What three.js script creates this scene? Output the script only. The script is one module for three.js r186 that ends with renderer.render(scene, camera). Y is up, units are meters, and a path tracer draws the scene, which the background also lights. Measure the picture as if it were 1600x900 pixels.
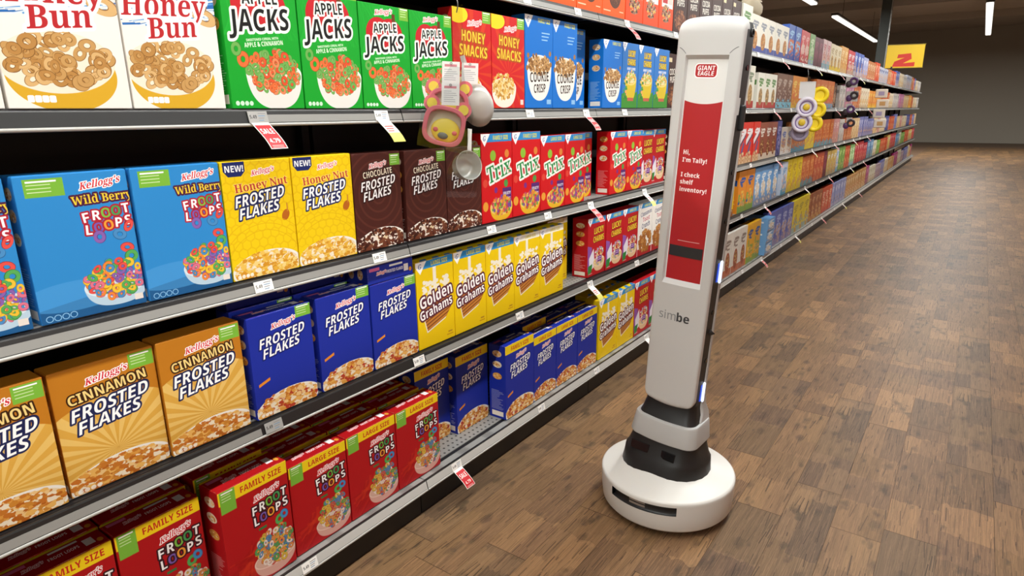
import * as THREE from 'three';
import { RoundedBoxGeometry } from 'three/addons/geometries/RoundedBoxGeometry.js';
import { TextGeometry } from 'three/addons/geometries/TextGeometry.js';
import { FontLoader } from 'three/addons/loaders/FontLoader.js';
import { mergeGeometries } from 'three/addons/utils/BufferGeometryUtils.js';
import { RectAreaLightUniformsLib } from 'three/addons/lights/RectAreaLightUniformsLib.js';

// ------------------------------------------------------------------ camera, light, exposure
const scene = new THREE.Scene();
const camera = new THREE.PerspectiveCamera(48.57, 16 / 9, 0.05, 80);
camera.position.set(1.42, 1.375, 0);
camera.rotation.order = 'YXZ';
camera.rotation.set(-15.376 * Math.PI / 180, 35.577 * Math.PI / 180, -0.591 * Math.PI / 180);
const renderer = new THREE.WebGLRenderer({ antialias: true });
renderer.toneMapping = THREE.LinearToneMapping;
renderer.toneMappingExposure = 0.68;
renderer.shadowMap.enabled = true;
scene.background = new THREE.Color(0x0a0908);
RectAreaLightUniformsLib.init();
const LAMP_POWER = 95;                       // luminance of the tubes
const LAMP_COLOR = new THREE.Color(0.99, 1.0, 0.965);
const LAMP_Y = 3.6;
const LAMP_ROWS = [-1.9, 1.2, 5.2];       // rows of linear fixtures, parallel to the aisle
const LAMP_STARTS = [-26.0, -16.0, -6.0, 4.0];
const LAMP_LEN = 7.6, LAMP_W = 0.14;
for (const x of LAMP_ROWS) for (const z of LAMP_STARTS) {
  const l = new THREE.RectAreaLight(LAMP_COLOR, LAMP_POWER, LAMP_W, LAMP_LEN);
  l.position.set(x, LAMP_Y - 0.065, z + LAMP_LEN / 2 - (z === 4.0 ? 2 : 0));
  l.rotation.x = -Math.PI / 2;
  l.castShadow = true;
  scene.add(l);
}

// ------------------------------------------------------------------ helpers
let seed = 20240611;
const rnd = () => { seed = (seed * 1664525 + 1013904223) >>> 0; return seed / 4294967296; };
const rr = (a, b) => a + (b - a) * rnd();
const pick = (a) => a[Math.floor(rnd() * a.length)];
const used = new Map();
function numbered(n) { const k = used.get(n) || 0; used.set(n, k + 1); return k ? n + '_' + String(k).padStart(3, '0') : n; }
function shade(o) { o.traverse((c) => { if (c.isMesh) { c.castShadow = true; c.receiveShadow = true; } }); return o; }
function tag(o, label, category, group, kind) {
  o.userData.label = label;
  if (category) o.userData.category = category;
  if (group) o.userData.group = group;
  if (kind) o.userData.kind = kind;
  return o;
}
function mesh(name, geo, mat, parent) { const m = new THREE.Mesh(geo, mat); m.name = name; m.castShadow = m.receiveShadow = true; if (parent) parent.add(m); return m; }
function thing(name, x, y, z, label, category, group) { const g = new THREE.Group(); g.name = numbered(name); g.position.set(x, y, z); tag(g, label, category, group); scene.add(g); return g; }
function structure(name, geo, mat) { const m = mesh(numbered(name), geo, mat, scene); m.userData.kind = 'structure'; return m; }
const box = (w, h, d, x = 0, y = 0, z = 0) => new THREE.BoxGeometry(w, h, d).translate(x, y, z);
const merge = (a) => mergeGeometries(a.map((g) => { const q = g.index ? g.toNonIndexed() : g; for (const k of Object.keys(q.attributes)) if (!['position', 'normal', 'uv'].includes(k)) q.deleteAttribute(k); return q; }));
const std = (color, roughness = 0.5, extra = {}) => new THREE.MeshStandardMaterial({ color, roughness, ...extra });
const cnv = (w, h) => { const c = document.createElement('canvas'); c.width = w; c.height = h; return c; };
function ctex(c) { const t = new THREE.CanvasTexture(c); t.colorSpace = THREE.SRGBColorSpace; t.magFilter = THREE.LinearFilter; t.anisotropy = 8; return t; }
const ORD = ['first', 'second', 'third', 'fourth', 'fifth', 'sixth', 'seventh', 'eighth', 'ninth', 'tenth', 'eleventh', 'twelfth', 'thirteenth', 'fourteenth', 'fifteenth', 'sixteenth', 'seventeenth', 'eighteenth'];
const NUM = ['no', 'one', 'two', 'three', 'four', 'five', 'six', 'seven', 'eight', 'nine', 'ten', 'eleven', 'twelve'];

// ------------------------------------------------------------------ floor of wood-look planks
const PV = 8, PLW = 0.152, PLL = 0.915;
const plankTex = (() => {
  const c = cnv(2048, 1024), g = c.getContext('2d');
  const tones = [[134, 103, 73], [127, 98, 70], [139, 107, 75], [121, 95, 70], [131, 101, 72], [136, 104, 74], [117, 92, 69], [129, 99, 70]];
  for (let v = 0; v < PV; v++) {
    const x0 = v * 256, t = tones[v];
    g.save(); g.beginPath(); g.rect(x0, 0, 256, 1024); g.clip();
    g.fillStyle = `rgb(${t})`; g.fillRect(x0, 0, 256, 1024);
    for (let y = rr(-200, 0); y < 1024;) {                // boards of other tones pressed into the print
      const k = rr(0.68, 1.22), hh = rr(140, 420), part = rnd() < 0.5 ? [0, 256] : rnd() < 0.5 ? [0, rr(90, 170)] : [rr(90, 170), 256], gy = k < 0.85 ? 1.06 : 0.97;
      g.fillStyle = `rgba(${t[0] * k | 0},${t[1] * k | 0},${t[2] * k * gy | 0},0.8)`;
      g.beginPath(); for (let s = 0; s <= 10; s++) g.lineTo(x0 + part[0] + (part[1] - part[0]) * s / 10, y + rr(-10, 10)); for (let s = 0; s <= 8; s++) g.lineTo(x0 + part[1] + rr(-3, 3), y + hh * s / 8); for (let s = 10; s >= 0; s--) g.lineTo(x0 + part[0] + (part[1] - part[0]) * s / 10, y + hh + rr(-14, 14)); g.fill();
      y += hh * rr(0.6, 1.1);
    }
    for (let i = 0; i < 2200; i++) {                      // grain
      const k = rnd() < 0.55 ? rr(0.5, 0.9) : rr(1.05, 1.4), a = rr(0.08, 0.36), xx = x0 + rr(0, 256), y = rr(-50, 1024), L = rr(20, 190);
      g.strokeStyle = `rgba(${t[0] * k | 0},${t[1] * k | 0},${t[2] * k | 0},${a})`; g.lineWidth = rr(0.6, 3.2);
      g.beginPath(); g.moveTo(xx, y); g.quadraticCurveTo(xx + rr(-5, 5), y + L / 2, xx + rr(-7, 7), y + L); g.stroke();
    }
    for (let i = 0; i < 64; i++) {                        // saw marks and dark checks
      const xx = x0 + rr(0, 256), y = rr(0, 1024), L = rr(15, 130);
      g.strokeStyle = `rgba(44,31,23,${rr(0.2, 0.62)})`; g.lineWidth = rr(1, 6);
      g.beginPath(); g.moveTo(xx, y); g.lineTo(xx + L * rr(-0.1, 0.14), y + L); g.stroke();
    }
    for (let i = 0; i < 9; i++) {                         // knots and grey stains
      const xx = x0 + rr(10, 246), y = rr(0, 1024), r0 = rr(8, 30);
      for (let s = 0; s < 14; s++) { g.fillStyle = `rgba(48,40,34,${rr(0.03, 0.12)})`; g.beginPath(); g.ellipse(xx + rr(-r0, r0), y + rr(-r0, r0) * 1.4, r0 * rr(0.3, 0.9), r0 * rr(0.4, 1.3), 0, 0, 7); g.fill(); }
    }
    g.strokeStyle = 'rgba(44,33,25,0.28)'; g.lineWidth = 2; g.strokeRect(x0 + 1, 1, 254, 1022);
    g.restore();
  }
  return ctex(c);
})();
const plankMat = new THREE.MeshPhysicalMaterial({ map: plankTex, roughness: 0.5, specularIntensity: 0.5 });
const plankGeos = [];
for (let v = 0; v < PV * 2; v++) {
  const g = box(PLW - 0.0007, 0.006, PLL - 0.0007, 0, -0.003, 0), uv = g.attributes.uv, p = g.attributes.position, k = v % PV, flip = v >= PV;
  for (let i = 0; i < uv.count; i++) {
    let a = p.getX(i) / PLW + 0.5, b = p.getZ(i) / PLL + 0.5; if (flip) { a = 1 - a; b = 1 - b; }
    uv.setXY(i, (k + 0.004 + a * 0.992) / PV, b);
  }
  plankGeos.push(g);
}
const floor = structure('floor', box(26, 0.1, 40, -1, -0.056, -12.5), std(0x6d5440, 0.5));
tag(floor, 'dark brown rustic wood-look plank floor of the store aisle');
{
  const all = [];
  for (let i = 0; i < 21; i++) { const off = rr(0, PLL); for (let j = 0; j < 32; j++) all.push([-0.015 + PLW * (i + 0.5), 0.9 - PLL * j - off, Math.floor(rnd() * PV * 2)]); }
  const seen = (p) => { const q = new THREE.Vector3(p[0], 0, p[1]); camera.updateMatrixWorld(); q.applyMatrix4(camera.matrixWorldInverse.copy(camera.matrixWorld).invert()); return q.z < -0.2 && Math.abs(q.x / q.z) < 0.92 && Math.abs(q.y / q.z) < 0.62 ? 0 : 100; };
  all.sort((a, b) => seen(a) + Math.hypot(a[0] - 1.42, a[1]) - seen(b) - Math.hypot(b[0] - 1.42, b[1]));
  const rest = [];
  all.forEach((p, i) => {
    if (i < 290) { const m = mesh(i ? 'plank_' + String(i).padStart(3, '0') : 'plank', plankGeos[p[2]], plankMat, floor); m.position.set(p[0], 0, p[1]); }
    else rest.push(plankGeos[p[2]].clone().translate(p[0], 0, p[1]));
  });
  mesh('distant_planks', merge(rest), plankMat, floor).userData.kind = 'stuff';
}

// ------------------------------------------------------------------ room shell
const ceilMat = std(0xb4a99d, 0.9), wallMat = std(0xa79f92, 0.85);
tag(structure('ceiling', box(26, 0.2, 40, -1, 4.5, -12.5), ceilMat), 'dark brown painted open ceiling of the store');
tag(structure('wall_back', box(26, 4.5, 0.2, -1, 2.25, -32.4), wallMat), 'pale wall at the far end of the store');
tag(structure('wall_front', box(26, 4.5, 0.2, -1, 2.25, 7.4), wallMat), 'pale wall behind the viewer');
tag(structure('wall_left', box(0.2, 4.5, 40, -13.9, 2.25, -12.5), wallMat), 'pale side wall beyond the shelving');
tag(structure('wall_right', box(0.2, 4.5, 40, 11.9, 2.25, -12.5), wallMat), 'pale side wall across the store');
for (let i = 0; i < 6; i++) { const t = structure('trim', box(26, 0.22, 0.12, -1, 4.29, -4 - i * 4.6), std(0xa89d91, 0.9)); t.name = 'trim_' + (i + 1); tag(t, 'dark ceiling beam crossing the store, ' + ORD[i] + ' from the camera'); }
{ // ducts and columns
  const col = thing('column', -0.68, 0, -17.6, 'dark grey-green square column rising behind the far shelves', 'column');
  mesh('shaft', new RoundedBoxGeometry(0.2, 4.35, 0.2, 2, 0.012).translate(0, 2.175, 0), std(0x3b403c, 0.45), col);
  mesh('lit_edge', box(0.012, 4.3, 0.03, 0.102, 2.15, 0.086), std(0xb8bab4, 0.35, { metalness: 0.4 }), col);  // pale strip paints the lit right edge of the column
  const post = thing('sign_post', -0.5, 2.12, -6.55, 'thin dark green post above the white cartons on the top shelf', 'post');
  mesh('tube', new RoundedBoxGeometry(0.07, 1.6, 0.07, 2, 0.008).translate(0, 0.8, 0), std(0x3a443c, 0.5), post);
  mesh('foot', box(0.12, 0.012, 0.12, 0, 0.006, 0), std(0x2c312d, 0.5), post);
}

// ------------------------------------------------------------------ ceiling lamps
const tubeMat = new THREE.MeshStandardMaterial({ color: 0xffffff, emissive: 0xfffaf0, emissiveIntensity: 2.2, roughness: 0.4 });
const bodyMat = std(0x4a4540, 0.6);
{
  let n = 0;
  for (const [ri, x] of LAMP_ROWS.entries()) for (const z0 of LAMP_STARTS) {
    const z = z0 + LAMP_LEN / 2 - (z0 === 4.0 ? 2 : 0);
    const t = thing('ceiling_lamp', x, LAMP_Y, z, `long white linear ceiling lamp, ${ORD[LAMP_STARTS.indexOf(z0)]} from the far end, ${['over the shelf tops', 'over the aisle', 'right of the aisle'][ri]}`, 'ceiling lamp', 'linear ceiling lamps');
    mesh('housing', box(0.16, 0.05, LAMP_LEN, 0, 0.03, 0), bodyMat, t);
    mesh('diffuser', new RoundedBoxGeometry(LAMP_W, 0.05, LAMP_LEN - 0.02, 2, 0.02).translate(0, -0.025, 0), tubeMat, t);
    for (const s of [-1, 1]) mesh('suspension_rod', new THREE.CylinderGeometry(0.006, 0.006, 0.82, 6).translate(0, 0.46, s * LAMP_LEN * 0.36), bodyMat, t);
    shade(t);
    t.children[1].castShadow = false;
    n++;
  }
}

// ------------------------------------------------------------------ shelving
const SH = { A: 0.147, B: 0.600, C: 0.980, D: 1.390, E: 1.790 };
const SHN = { A: 'bottom shelf', B: 'second shelf up', C: 'third shelf up', D: 'fourth shelf up', E: 'top shelf' };
const Z0 = -1.42, SEC = 1.22;
const blackMetal = std(0x17171a, 0.45), railMat = new THREE.MeshPhysicalMaterial({ color: 0x1e1e1e, roughness: 0.4, clearcoat: 0.15, clearcoatRoughness: 0.2 });
const insertMat = new THREE.MeshPhysicalMaterial({ color: 0x8f8f8b, roughness: 0.4, clearcoat: 0.3, clearcoatRoughness: 0.2 });
const litInsert = new THREE.MeshPhysicalMaterial({ color: 0xc2c2be, roughness: 0.35, clearcoat: 0.3, clearcoatRoughness: 0.2 });  // bottom rail insert, lightened for the light it catches
const beadMat = new THREE.MeshPhysicalMaterial({ color: 0xb9b9b4, roughness: 0.25, clearcoat: 0.6, clearcoatRoughness: 0.15 });  // pale colour paints the highlight along the rounded rail edge
const deckTex = (() => {
  const c = cnv(256, 256), g = c.getContext('2d');
  g.fillStyle = '#9a9a97'; g.fillRect(0, 0, 256, 256);
  for (let i = 0; i < 500; i++) { g.fillStyle = `rgba(${rnd() < 0.5 ? '60,60,60' : '220,220,220'},0.06)`; g.fillRect(rr(0, 256), rr(0, 256), rr(1, 20), 1); }
  g.fillStyle = '#2e2e2e';
  for (let i = 0; i < 8; i++) for (let j = 0; j < 8; j++) { g.beginPath(); g.arc(16 + i * 32, 16 + j * 32 + (i % 2 ? 0 : 0), 6, 0, 7); g.fill(); }
  const t = ctex(c); t.wrapS = t.wrapT = THREE.RepeatWrapping; return t;
})();
const deckMat = new THREE.MeshStandardMaterial({ map: deckTex, roughness: 0.45, metalness: 0.1 });
const LEN = SEC - 0.004;
function extrudeZ(pts, len) { const s = new THREE.Shape(); pts.forEach((p, i) => (i ? s.lineTo(p[0], p[1]) : s.moveTo(p[0], p[1]))); const g = new THREE.ExtrudeGeometry(s, { depth: len, bevelEnabled: false }); return g.translate(0, 0, -len / 2); }
const railGeo = extrudeZ([[-0.006, -0.001], [0.0, -0.001], [0.002, -0.004], [0.0095, -0.032], [0.007, -0.034], [-0.006, -0.034]], LEN);
const beadGeo = new THREE.CylinderGeometry(0.0042, 0.0042, LEN, 8).rotateX(Math.PI / 2).translate(0.0085, -0.0355, 0);
const shelfGeo = merge([box(0.45, 0.004, LEN, -0.231, -0.0021, 0), box(0.012, 0.034, LEN, -0.012, -0.0191, 0), box(0.43, 0.028, 0.02, -0.23, -0.018, LEN / 2 - 0.04), box(0.43, 0.028, 0.02, -0.23, -0.018, -LEN / 2 + 0.04)]);
const planar = (g, s) => { const p = g.attributes.position, u = g.attributes.uv; for (let i = 0; i < p.count; i++) u.setXY(i, p.getZ(i) / s, p.getX(i) / s); return g; };
const deckGeo = planar(box(0.4, 0.003, LEN - 0.01, -0.225, 0.0005, 0), 0.2);
const backGeo = box(0.012, 2.1, LEN, -0.462, 1.06, 0);
const uprightGeo = box(0.03, 2.12, 0.028, -0.444, 1.06, 0);
const kickGeo = box(0.02, 0.098, LEN, -0.012, 0.049, 0);
const baseGeo = box(0.44, 0.03, LEN, -0.232, 0.128, 0);
const inserts = { A: [[9, -30]], B: [[9, -0.845], [-1.47, -30]], C: [[9, -30]], D: [[-0.93, -30]], E: [[9, -30]] };
for (let k = -2; k < 16; k++) {
  const zc = Z0 - SEC * (k - 0.5) - SEC, z1 = zc + LEN / 2, z2 = zc - LEN / 2;
  
  const u = thing('shelving_unit', 0, 0, zc, `${ORD[k + 2]} black steel shelving unit from the camera end of the aisle`, 'shelving', 'shelving run beside the aisle');
  mesh('back_panel', backGeo, blackMetal, u);
  mesh('upright', uprightGeo, blackMetal, u).position.z = LEN / 2 - 0.02;
  mesh('upright', uprightGeo, blackMetal, u).position.z = -LEN / 2 + 0.02;
  mesh('kick_plate', kickGeo, blackMetal, u);
  for (const s of 'ABCDE') {
    const top = SH[s] - 0.002, sh = mesh(s === 'A' ? 'base_deck' : 'shelf', s === 'A' ? baseGeo : shelfGeo, blackMetal, u);
    if (s !== 'A') sh.position.y = top;
    const oy = s === 'A' ? top : 0, ox = s === 'A' ? 0.026 : 0;
    mesh('perforated_deck', deckGeo, deckMat, sh).position.set(0, oy, 0);
    mesh('price_rail', railGeo, railMat, sh).position.set(ox, oy, 0);
    mesh('rail_bead', beadGeo, beadMat, sh).position.set(ox, oy, 0);
    if (s === 'A') mesh('front_ledge', box(0.036, 0.03, LEN, 0.008, -0.0165, 0), deckMat, sh).position.set(0, oy, 0);
    for (const [a, b] of inserts[s]) {
      const p = Math.min(a, z1), q = Math.max(b, z2); if (p - q < 0.03) continue;
      const m = mesh('rail_insert', box(0.0016, s === 'A' ? 0.027 : 0.0185, p - q), s === 'A' ? litInsert : insertMat, sh);
      m.position.set(ox + (s === 'A' ? 0.006 : 0.0072), oy - (s === 'A' ? 0.017 : 0.0212), (p + q) / 2 - zc); m.rotation.z = 0.262;
    }
  }
}

// ------------------------------------------------------------------ carton prints (flat print only; no characters)
const CW = 704, CH = 896, FW = 512, FH = 768, FT = 128;
function txt(g, s, x, y, size, o = {}) {
  g.save(); g.translate(x, y); if (o.rot) g.rotate(o.rot); g.transform(o.sx || 1, 0, -(o.skew || 0), o.sy || 1, 0, 0);
  g.font = `${o.bold === false ? '' : 'bold '}${size}px ${o.font || 'sans-serif'}`; g.textAlign = o.align || 'center'; g.textBaseline = 'middle'; g.lineJoin = 'round';
  if (o.stroke2) { g.strokeStyle = o.stroke2; g.lineWidth = o.sw2; g.strokeText(s, 0, 0); }
  if (o.stroke) { g.strokeStyle = o.stroke; g.lineWidth = o.sw || size * 0.2; g.strokeText(s, 0, 0); }
  if (o.shadow) { g.fillStyle = o.shadow; g.fillText(s, size * 0.05, size * 0.06); }
  g.fillStyle = o.fill || '#fff'; g.fillText(s, 0, 0); g.restore();
}
function ring(g, x, y, r, col) { g.save(); g.translate(x, y); g.rotate(rr(0, 6)); g.scale(1, rr(0.6, 1)); g.lineWidth = r * 0.95; g.strokeStyle = col[1]; g.beginPath(); g.arc(0, r * 0.07, r, 0, 7); g.stroke(); g.lineWidth = r * 0.78; g.strokeStyle = col[0]; g.beginPath(); g.arc(0, 0, r, 0, 7); g.stroke(); g.restore(); }
function flake(g, x, y, r, col) { g.fillStyle = col; g.beginPath(); for (let i = 0; i < 9; i++) { const a = i / 9 * 6.283, q = r * rr(0.6, 1.15); g.lineTo(x + q * Math.cos(a) * 1.2, y + q * Math.sin(a) * 0.8); } g.fill(); }
const ROSE = [['#e5534b', '#9c2420'], ['#f08a3c', '#b6541b'], ['#f2c53d', '#b88914'], ['#58ad5b', '#2d7335'], ['#4a8fc8', '#27588c'], ['#8a62b0', '#5a3880'], ['#e0768f', '#a33e58']];
const JACK = [['#e8703a', '#a8431a'], ['#e58a5c', '#a8431a'], ['#6fae55', '#3f7a2e'], ['#7fb060', '#4a8034'], ['#e0552f', '#963016']];
const TAN = [['#c79a5c', '#8a5f2c'], ['#d9b176', '#9a6d37'], ['#b98748', '#7c5324']];
function heap(g, cx, cy, rx, ry, n, fn) { for (let i = 0; i < n; i++) { const a = rr(0, 6.283), q = Math.sqrt(rnd()); fn(cx + q * rx * Math.cos(a), cy + q * ry * Math.sin(a)); } }
function bowl(g, cx, cy, rx, h, col, rim, fill) { g.fillStyle = col; g.beginPath(); g.moveTo(cx - rx, cy); g.bezierCurveTo(cx - rx * 0.95, cy + h * 0.8, cx - rx * 0.5, cy + h, cx, cy + h); g.bezierCurveTo(cx + rx * 0.5, cy + h, cx + rx * 0.95, cy + h * 0.8, cx + rx, cy); g.fill(); g.fillStyle = rim; g.beginPath(); g.ellipse(cx, cy, rx, rx * 0.42, 0, 0, 7); g.fill(); g.fillStyle = fill; g.beginPath(); g.ellipse(cx, cy, rx * 0.94, rx * 0.37, 0, 0, 7); g.fill(); }
const rect = (g, c, x, y, w, h) => { g.fillStyle = c; g.fillRect(x, y, w, h); };
const poly = (g, c, pts) => { g.fillStyle = c; g.beginPath(); pts.forEach((p) => g.lineTo(p[0], p[1])); g.closePath(); g.fill(); };
const kell = (g, x, y, s, rot = -0.06) => txt(g, "Kellogg's", x, y, s * 0.82, { font: 'serif', bold: true, fill: '#d3202c', stroke: '#fff', sw: s * 0.16, skew: 0.4, rot: rot - 0.08, sx: 0.86 });
const greenTag = (g, x, y, w = 96, h = 84) => { rect(g, '#7cb93e', x, y, w, h); for (let i = 0; i < 4; i++) rect(g, i ? '#cfe8ae' : '#fff', x + 12, y + 10 + i * 18, w * (i ? 0.6 : 0.76), i ? 5 : 9); };
const gm = (g) => { poly(g, '#fff', [[0, 0], [150, 0], [60, 110], [0, 40]]); txt(g, 'G', 58, 42, 58, { font: 'serif', fill: '#1d56a6', skew: 0.2 }); };
const facts = (g, x, y) => { for (let i = 0; i < 4; i++) { g.fillStyle = 'rgba(255,255,255,0.8)'; g.beginPath(); g.arc(x + i * 30, y, 13, 0, 7); g.fill(); } };
const gmBand = (g, s) => { rect(g, '#2f8ecf', 60, 0, 452, 74); gm(g); txt(g, s, 318, 40, 50, { fill: '#e9e23a', sx: 0.86 }); };
const kBand = (g, s, tx = 300) => { rect(g, '#f5d51c', 0, 0, 512, 92); txt(g, s, tx, 50, 58, { fill: '#c8261f', sx: 0.92 }); };
function flakesBowl(g, cols) { g.fillStyle = '#f2efe8'; g.beginPath(); g.ellipse(262, 712, 262, 116, -0.06, 0, 7); g.fill(); g.fillStyle = '#ecd9b4'; g.beginPath(); g.ellipse(262, 716, 246, 104, -0.06, 0, 7); g.fill(); heap(g, 262, 712, 246, 104, 420, (x, y) => flake(g, x, y, rr(9, 24), pick(cols))); }
function flakesLogo(g, y, edge, s = 88) { s *= 1.12; txt(g, 'FROSTED', 262, y, s, { skew: 0.28, rot: -0.12, sx: 0.9, fill: '#fff', stroke: edge, sw: 22 }); txt(g, 'FLAKES', 246, y + s * 0.84, s, { skew: 0.28, rot: -0.12, sx: 0.9, fill: '#fff', stroke: edge, sw: 22 }); }
const FLK = ['#e0a048', '#d08a34', '#ecb862', '#f3e7cf', '#c97a2c', '#efc98a'];
function frootLogo(g, x, y, s, edge = '#3a1620') {
  const w = s * 0.68, put = (str, yy, cols, off) => [...str].forEach((ch, i) => txt(g, ch, x + (i - (str.length - 1) / 2) * w + off, yy - (i - 2) * s * 0.1, s, { fill: cols[i] || '#fff', stroke: edge, sw: s * 0.24, rot: rr(-0.12, 0.08) }));
  put('FROOT', y, ['#fff', '#fff', '#7fc04a', '#4aa15a', '#fff'], 0); put('LOOPS', y + s * 0.92, ['#fff', '#7d5bb3', '#f0a23a', '#fff', '#fff'], 4);
}
const P = {
  honeybun(g) {
    rect(g, '#f2eee6', 0, 0, FW, FH); rect(g, '#2a6bb5', 0, 0, FW, 205);
    for (let i = 0; i < 90; i++) { g.strokeStyle = pick(['#2a6bb5', '#5d9bd6', '#f2eee6', '#d9e6f2']); g.lineWidth = rr(3, 12); const y = rr(120, 330); g.beginPath(); g.moveTo(rr(-20, 260), y); g.lineTo(rr(260, 540), y - rr(40, 120)); g.stroke(); }
    rect(g, '#f2eee6', 0, 330, FW, 440);
    ring(g, 445, 250, 48, TAN[1]); ring(g, 420, 170, 40, TAN[0]);
    g.fillStyle = '#d9a92a'; g.beginPath(); g.ellipse(235, 600, 225, 180, 0.02, 0, 7); g.fill();
    g.fillStyle = '#efe6d2'; g.beginPath(); g.ellipse(225, 540, 235, 150, -0.05, 0, 7); g.fill();
    heap(g, 232, 530, 205, 120, 70, (x, y) => ring(g, x, y, rr(21, 28), pick(TAN)));
    txt(g, 'Honey', 236, 205, 160, { font: 'serif', fill: '#b8252b', stroke: '#fff', sw: 36, skew: 0.2, rot: -0.08, sx: 0.86 }); txt(g, 'Bun', 262, 322, 150, { font: 'serif', fill: '#b8252b', stroke: '#fff', sw: 36, skew: 0.2, rot: -0.12, sx: 0.9 });
    g.fillStyle = '#fff'; for (let i = 0; i < 4; i++) { g.beginPath(); g.roundRect(78 + i * 28, 700, 26, 34, 6); g.fill(); }
    return { side: '#f2eee6', top: '#f2eee6' };
  },
  applejacks(g) {
    rect(g, '#12a32b', 0, 0, FW, FH); for (let i = 0; i < 60; i++) { g.strokeStyle = 'rgba(40,190,60,0.25)'; g.lineWidth = rr(2, 8); g.beginPath(); g.moveTo(rr(0, 512), 0); g.lineTo(rr(0, 512), 380); g.stroke(); }
    g.fillStyle = '#c4222a'; g.beginPath(); g.ellipse(190, 215, 125, 120, 0, 0, 7); g.ellipse(310, 215, 125, 120, 0, 0, 7); g.fill(); rect(g, '#6a3a1a', 330, 60, 34, 70);
    kell(g, 250, 52, 56); greenTag(g, 410, 0, 102, 96);
    txt(g, 'APPLE', 258, 170, 92, { fill: '#161616', stroke: '#eefaee', sw: 24, rot: -0.08, sx: 0.9 });
    txt(g, 'JACKS', 252, 286, 160, { fill: '#161616', stroke: '#eefaee', sw: 32, rot: -0.1, skew: 0.12, sx: 0.9 });
    txt(g, 'SWEETENED CEREAL WITH', 250, 385, 18, { fill: '#e6f5e0', rot: -0.12 }); txt(g, 'APPLE & CINNAMON', 258, 410, 34, { fill: '#e6f5e0', rot: -0.12, sx: 0.8 });
    bowl(g, 310, 570, 196, 198, '#e8e6e0', '#f4f2ec', '#e9dcc8'); heap(g, 310, 560, 176, 112, 150, (x, y) => ring(g, x, y, rr(14, 20), pick(JACK)));
    ring(g, 105, 500, 30, JACK[0]); ring(g, 68, 448, 26, JACK[2]); facts(g, 40, 736);
    return { side: '#12a32b', top: '#12a32b' };
  },
  honeysmacks(g) {
    rect(g, '#cf1f22', 0, 0, FW, FH); for (let i = 0; i < 30; i++) poly(g, 'rgba(226,90,30,0.3)', [[256, 480], [256 + 700 * Math.cos(i * 0.42), 480 + 700 * Math.sin(i * 0.42)], [256 + 700 * Math.cos(i * 0.42 + 0.12), 480 + 700 * Math.sin(i * 0.42 + 0.12)]]);
    g.fillStyle = '#f4d522'; g.beginPath(); g.ellipse(70, 52, 130, 66, 0, 0, 7); g.fill(); greenTag(g, 392, 0, 120, 92); kell(g, 290, 100, 60);
    for (const [s, y, z] of [['HONEY', 210, 112], ['SMACKS', 318, 116]]) txt(g, s, 268, y, z, { fill: '#f6cc3a', stroke: '#b05015', sw: 26, rot: 0.04, sx: 0.84 });
    bowl(g, 180, 590, 190, 170, '#efe9da', '#f7f3e8', '#e8d6ac'); heap(g, 175, 580, 165, 110, 170, (x, y) => { g.fillStyle = pick(['#d9a94a', '#e8c272', '#c08a34', '#f0d79c']); g.beginPath(); g.ellipse(x, y, 18, 10, rr(0, 3), 0, 7); g.fill(); });
    rect(g, '#e9d9d0', 440, 690, 48, 44);
    return { side: '#cf1f22', top: '#cf1f22' };
  },
  cookiecrisp(g) {
    rect(g, '#1273cf', 0, 0, FW, FH); gm(g); txt(g, 'FAMILY SIZE', 345, 38, 48, { fill: '#e8e43c', sx: 0.8 });
    for (let i = 0; i < 3; i++) rect(g, '#9ccaf0', 300, 130 + i * 28, 150 - i * 20, 9);
    bowl(g, 260, 410, 222, 290, '#f1efe9', '#f8f6f0', '#e9dcc4'); heap(g, 260, 395, 195, 75, 70, (x, y) => { g.fillStyle = pick(['#b98a52', '#d0a46a', '#9a6c3a']); g.beginPath(); g.ellipse(x, y, 24, 19, rr(0, 3), 0, 7); g.fill(); g.fillStyle = '#4a2c16'; for (let k = 0; k < 4; k++) { g.beginPath(); g.arc(x + rr(-13, 13), y + rr(-10, 10), 4, 0, 7); g.fill(); } });
    txt(g, 'COOKIE', 262, 500, 112, { fill: '#2b1a12', rot: -0.05, sx: 0.84 }); txt(g, 'CRISP', 266, 596, 100, { fill: '#2b1a12', rot: -0.05, sx: 0.8 });
    for (const [x, y] of [[60, 330], [455, 300], [470, 390], [40, 430]]) { g.fillStyle = '#a5753f'; g.beginPath(); g.arc(x, y, 22, 0, 7); g.fill(); }
    rect(g, '#8fc1ec', 400, 690, 80, 40);
    return { side: '#1273cf', top: '#1273cf' };
  },
  luckyblue(g) {
    rect(g, '#2d78c6', 0, 0, FW, FH); poly(g, '#3f8f34', [[0, 768], [0, 600], [150, 560], [300, 610], [512, 560], [512, 768]]); gm(g);
    txt(g, 'LUCKY', 285, 125, 96, { fill: '#f3d63a', stroke: '#7a5a10', sw: 18, sx: 0.78 }); txt(g, 'CHARMS', 285, 222, 96, { fill: '#f3d63a', stroke: '#7a5a10', sw: 18, sx: 0.66 }); txt(g, 'HONEY CLOVERS', 285, 300, 42, { fill: '#fff', sx: 0.8 });
    bowl(g, 285, 420, 175, 260, '#d9bd2c', '#efe27a', '#e6cf7a'); heap(g, 285, 400, 150, 80, 90, (x, y) => flake(g, x, y, rr(12, 22), pick(['#e9c766', '#f3e7cf', '#cfa244', '#8fbf55', '#e8a05a']))); rect(g, '#c4614a', 190, 640, 190, 40);
    heap(g, 110, 520, 70, 150, 24, (x, y) => flake(g, x, y, rr(14, 26), pick(['#4ba046', '#e8c04a', '#f0a66a', '#2f7d34'])));
    return { side: '#2d78c6', top: '#2d78c6' };
  },
  luckyred(g) {
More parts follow.
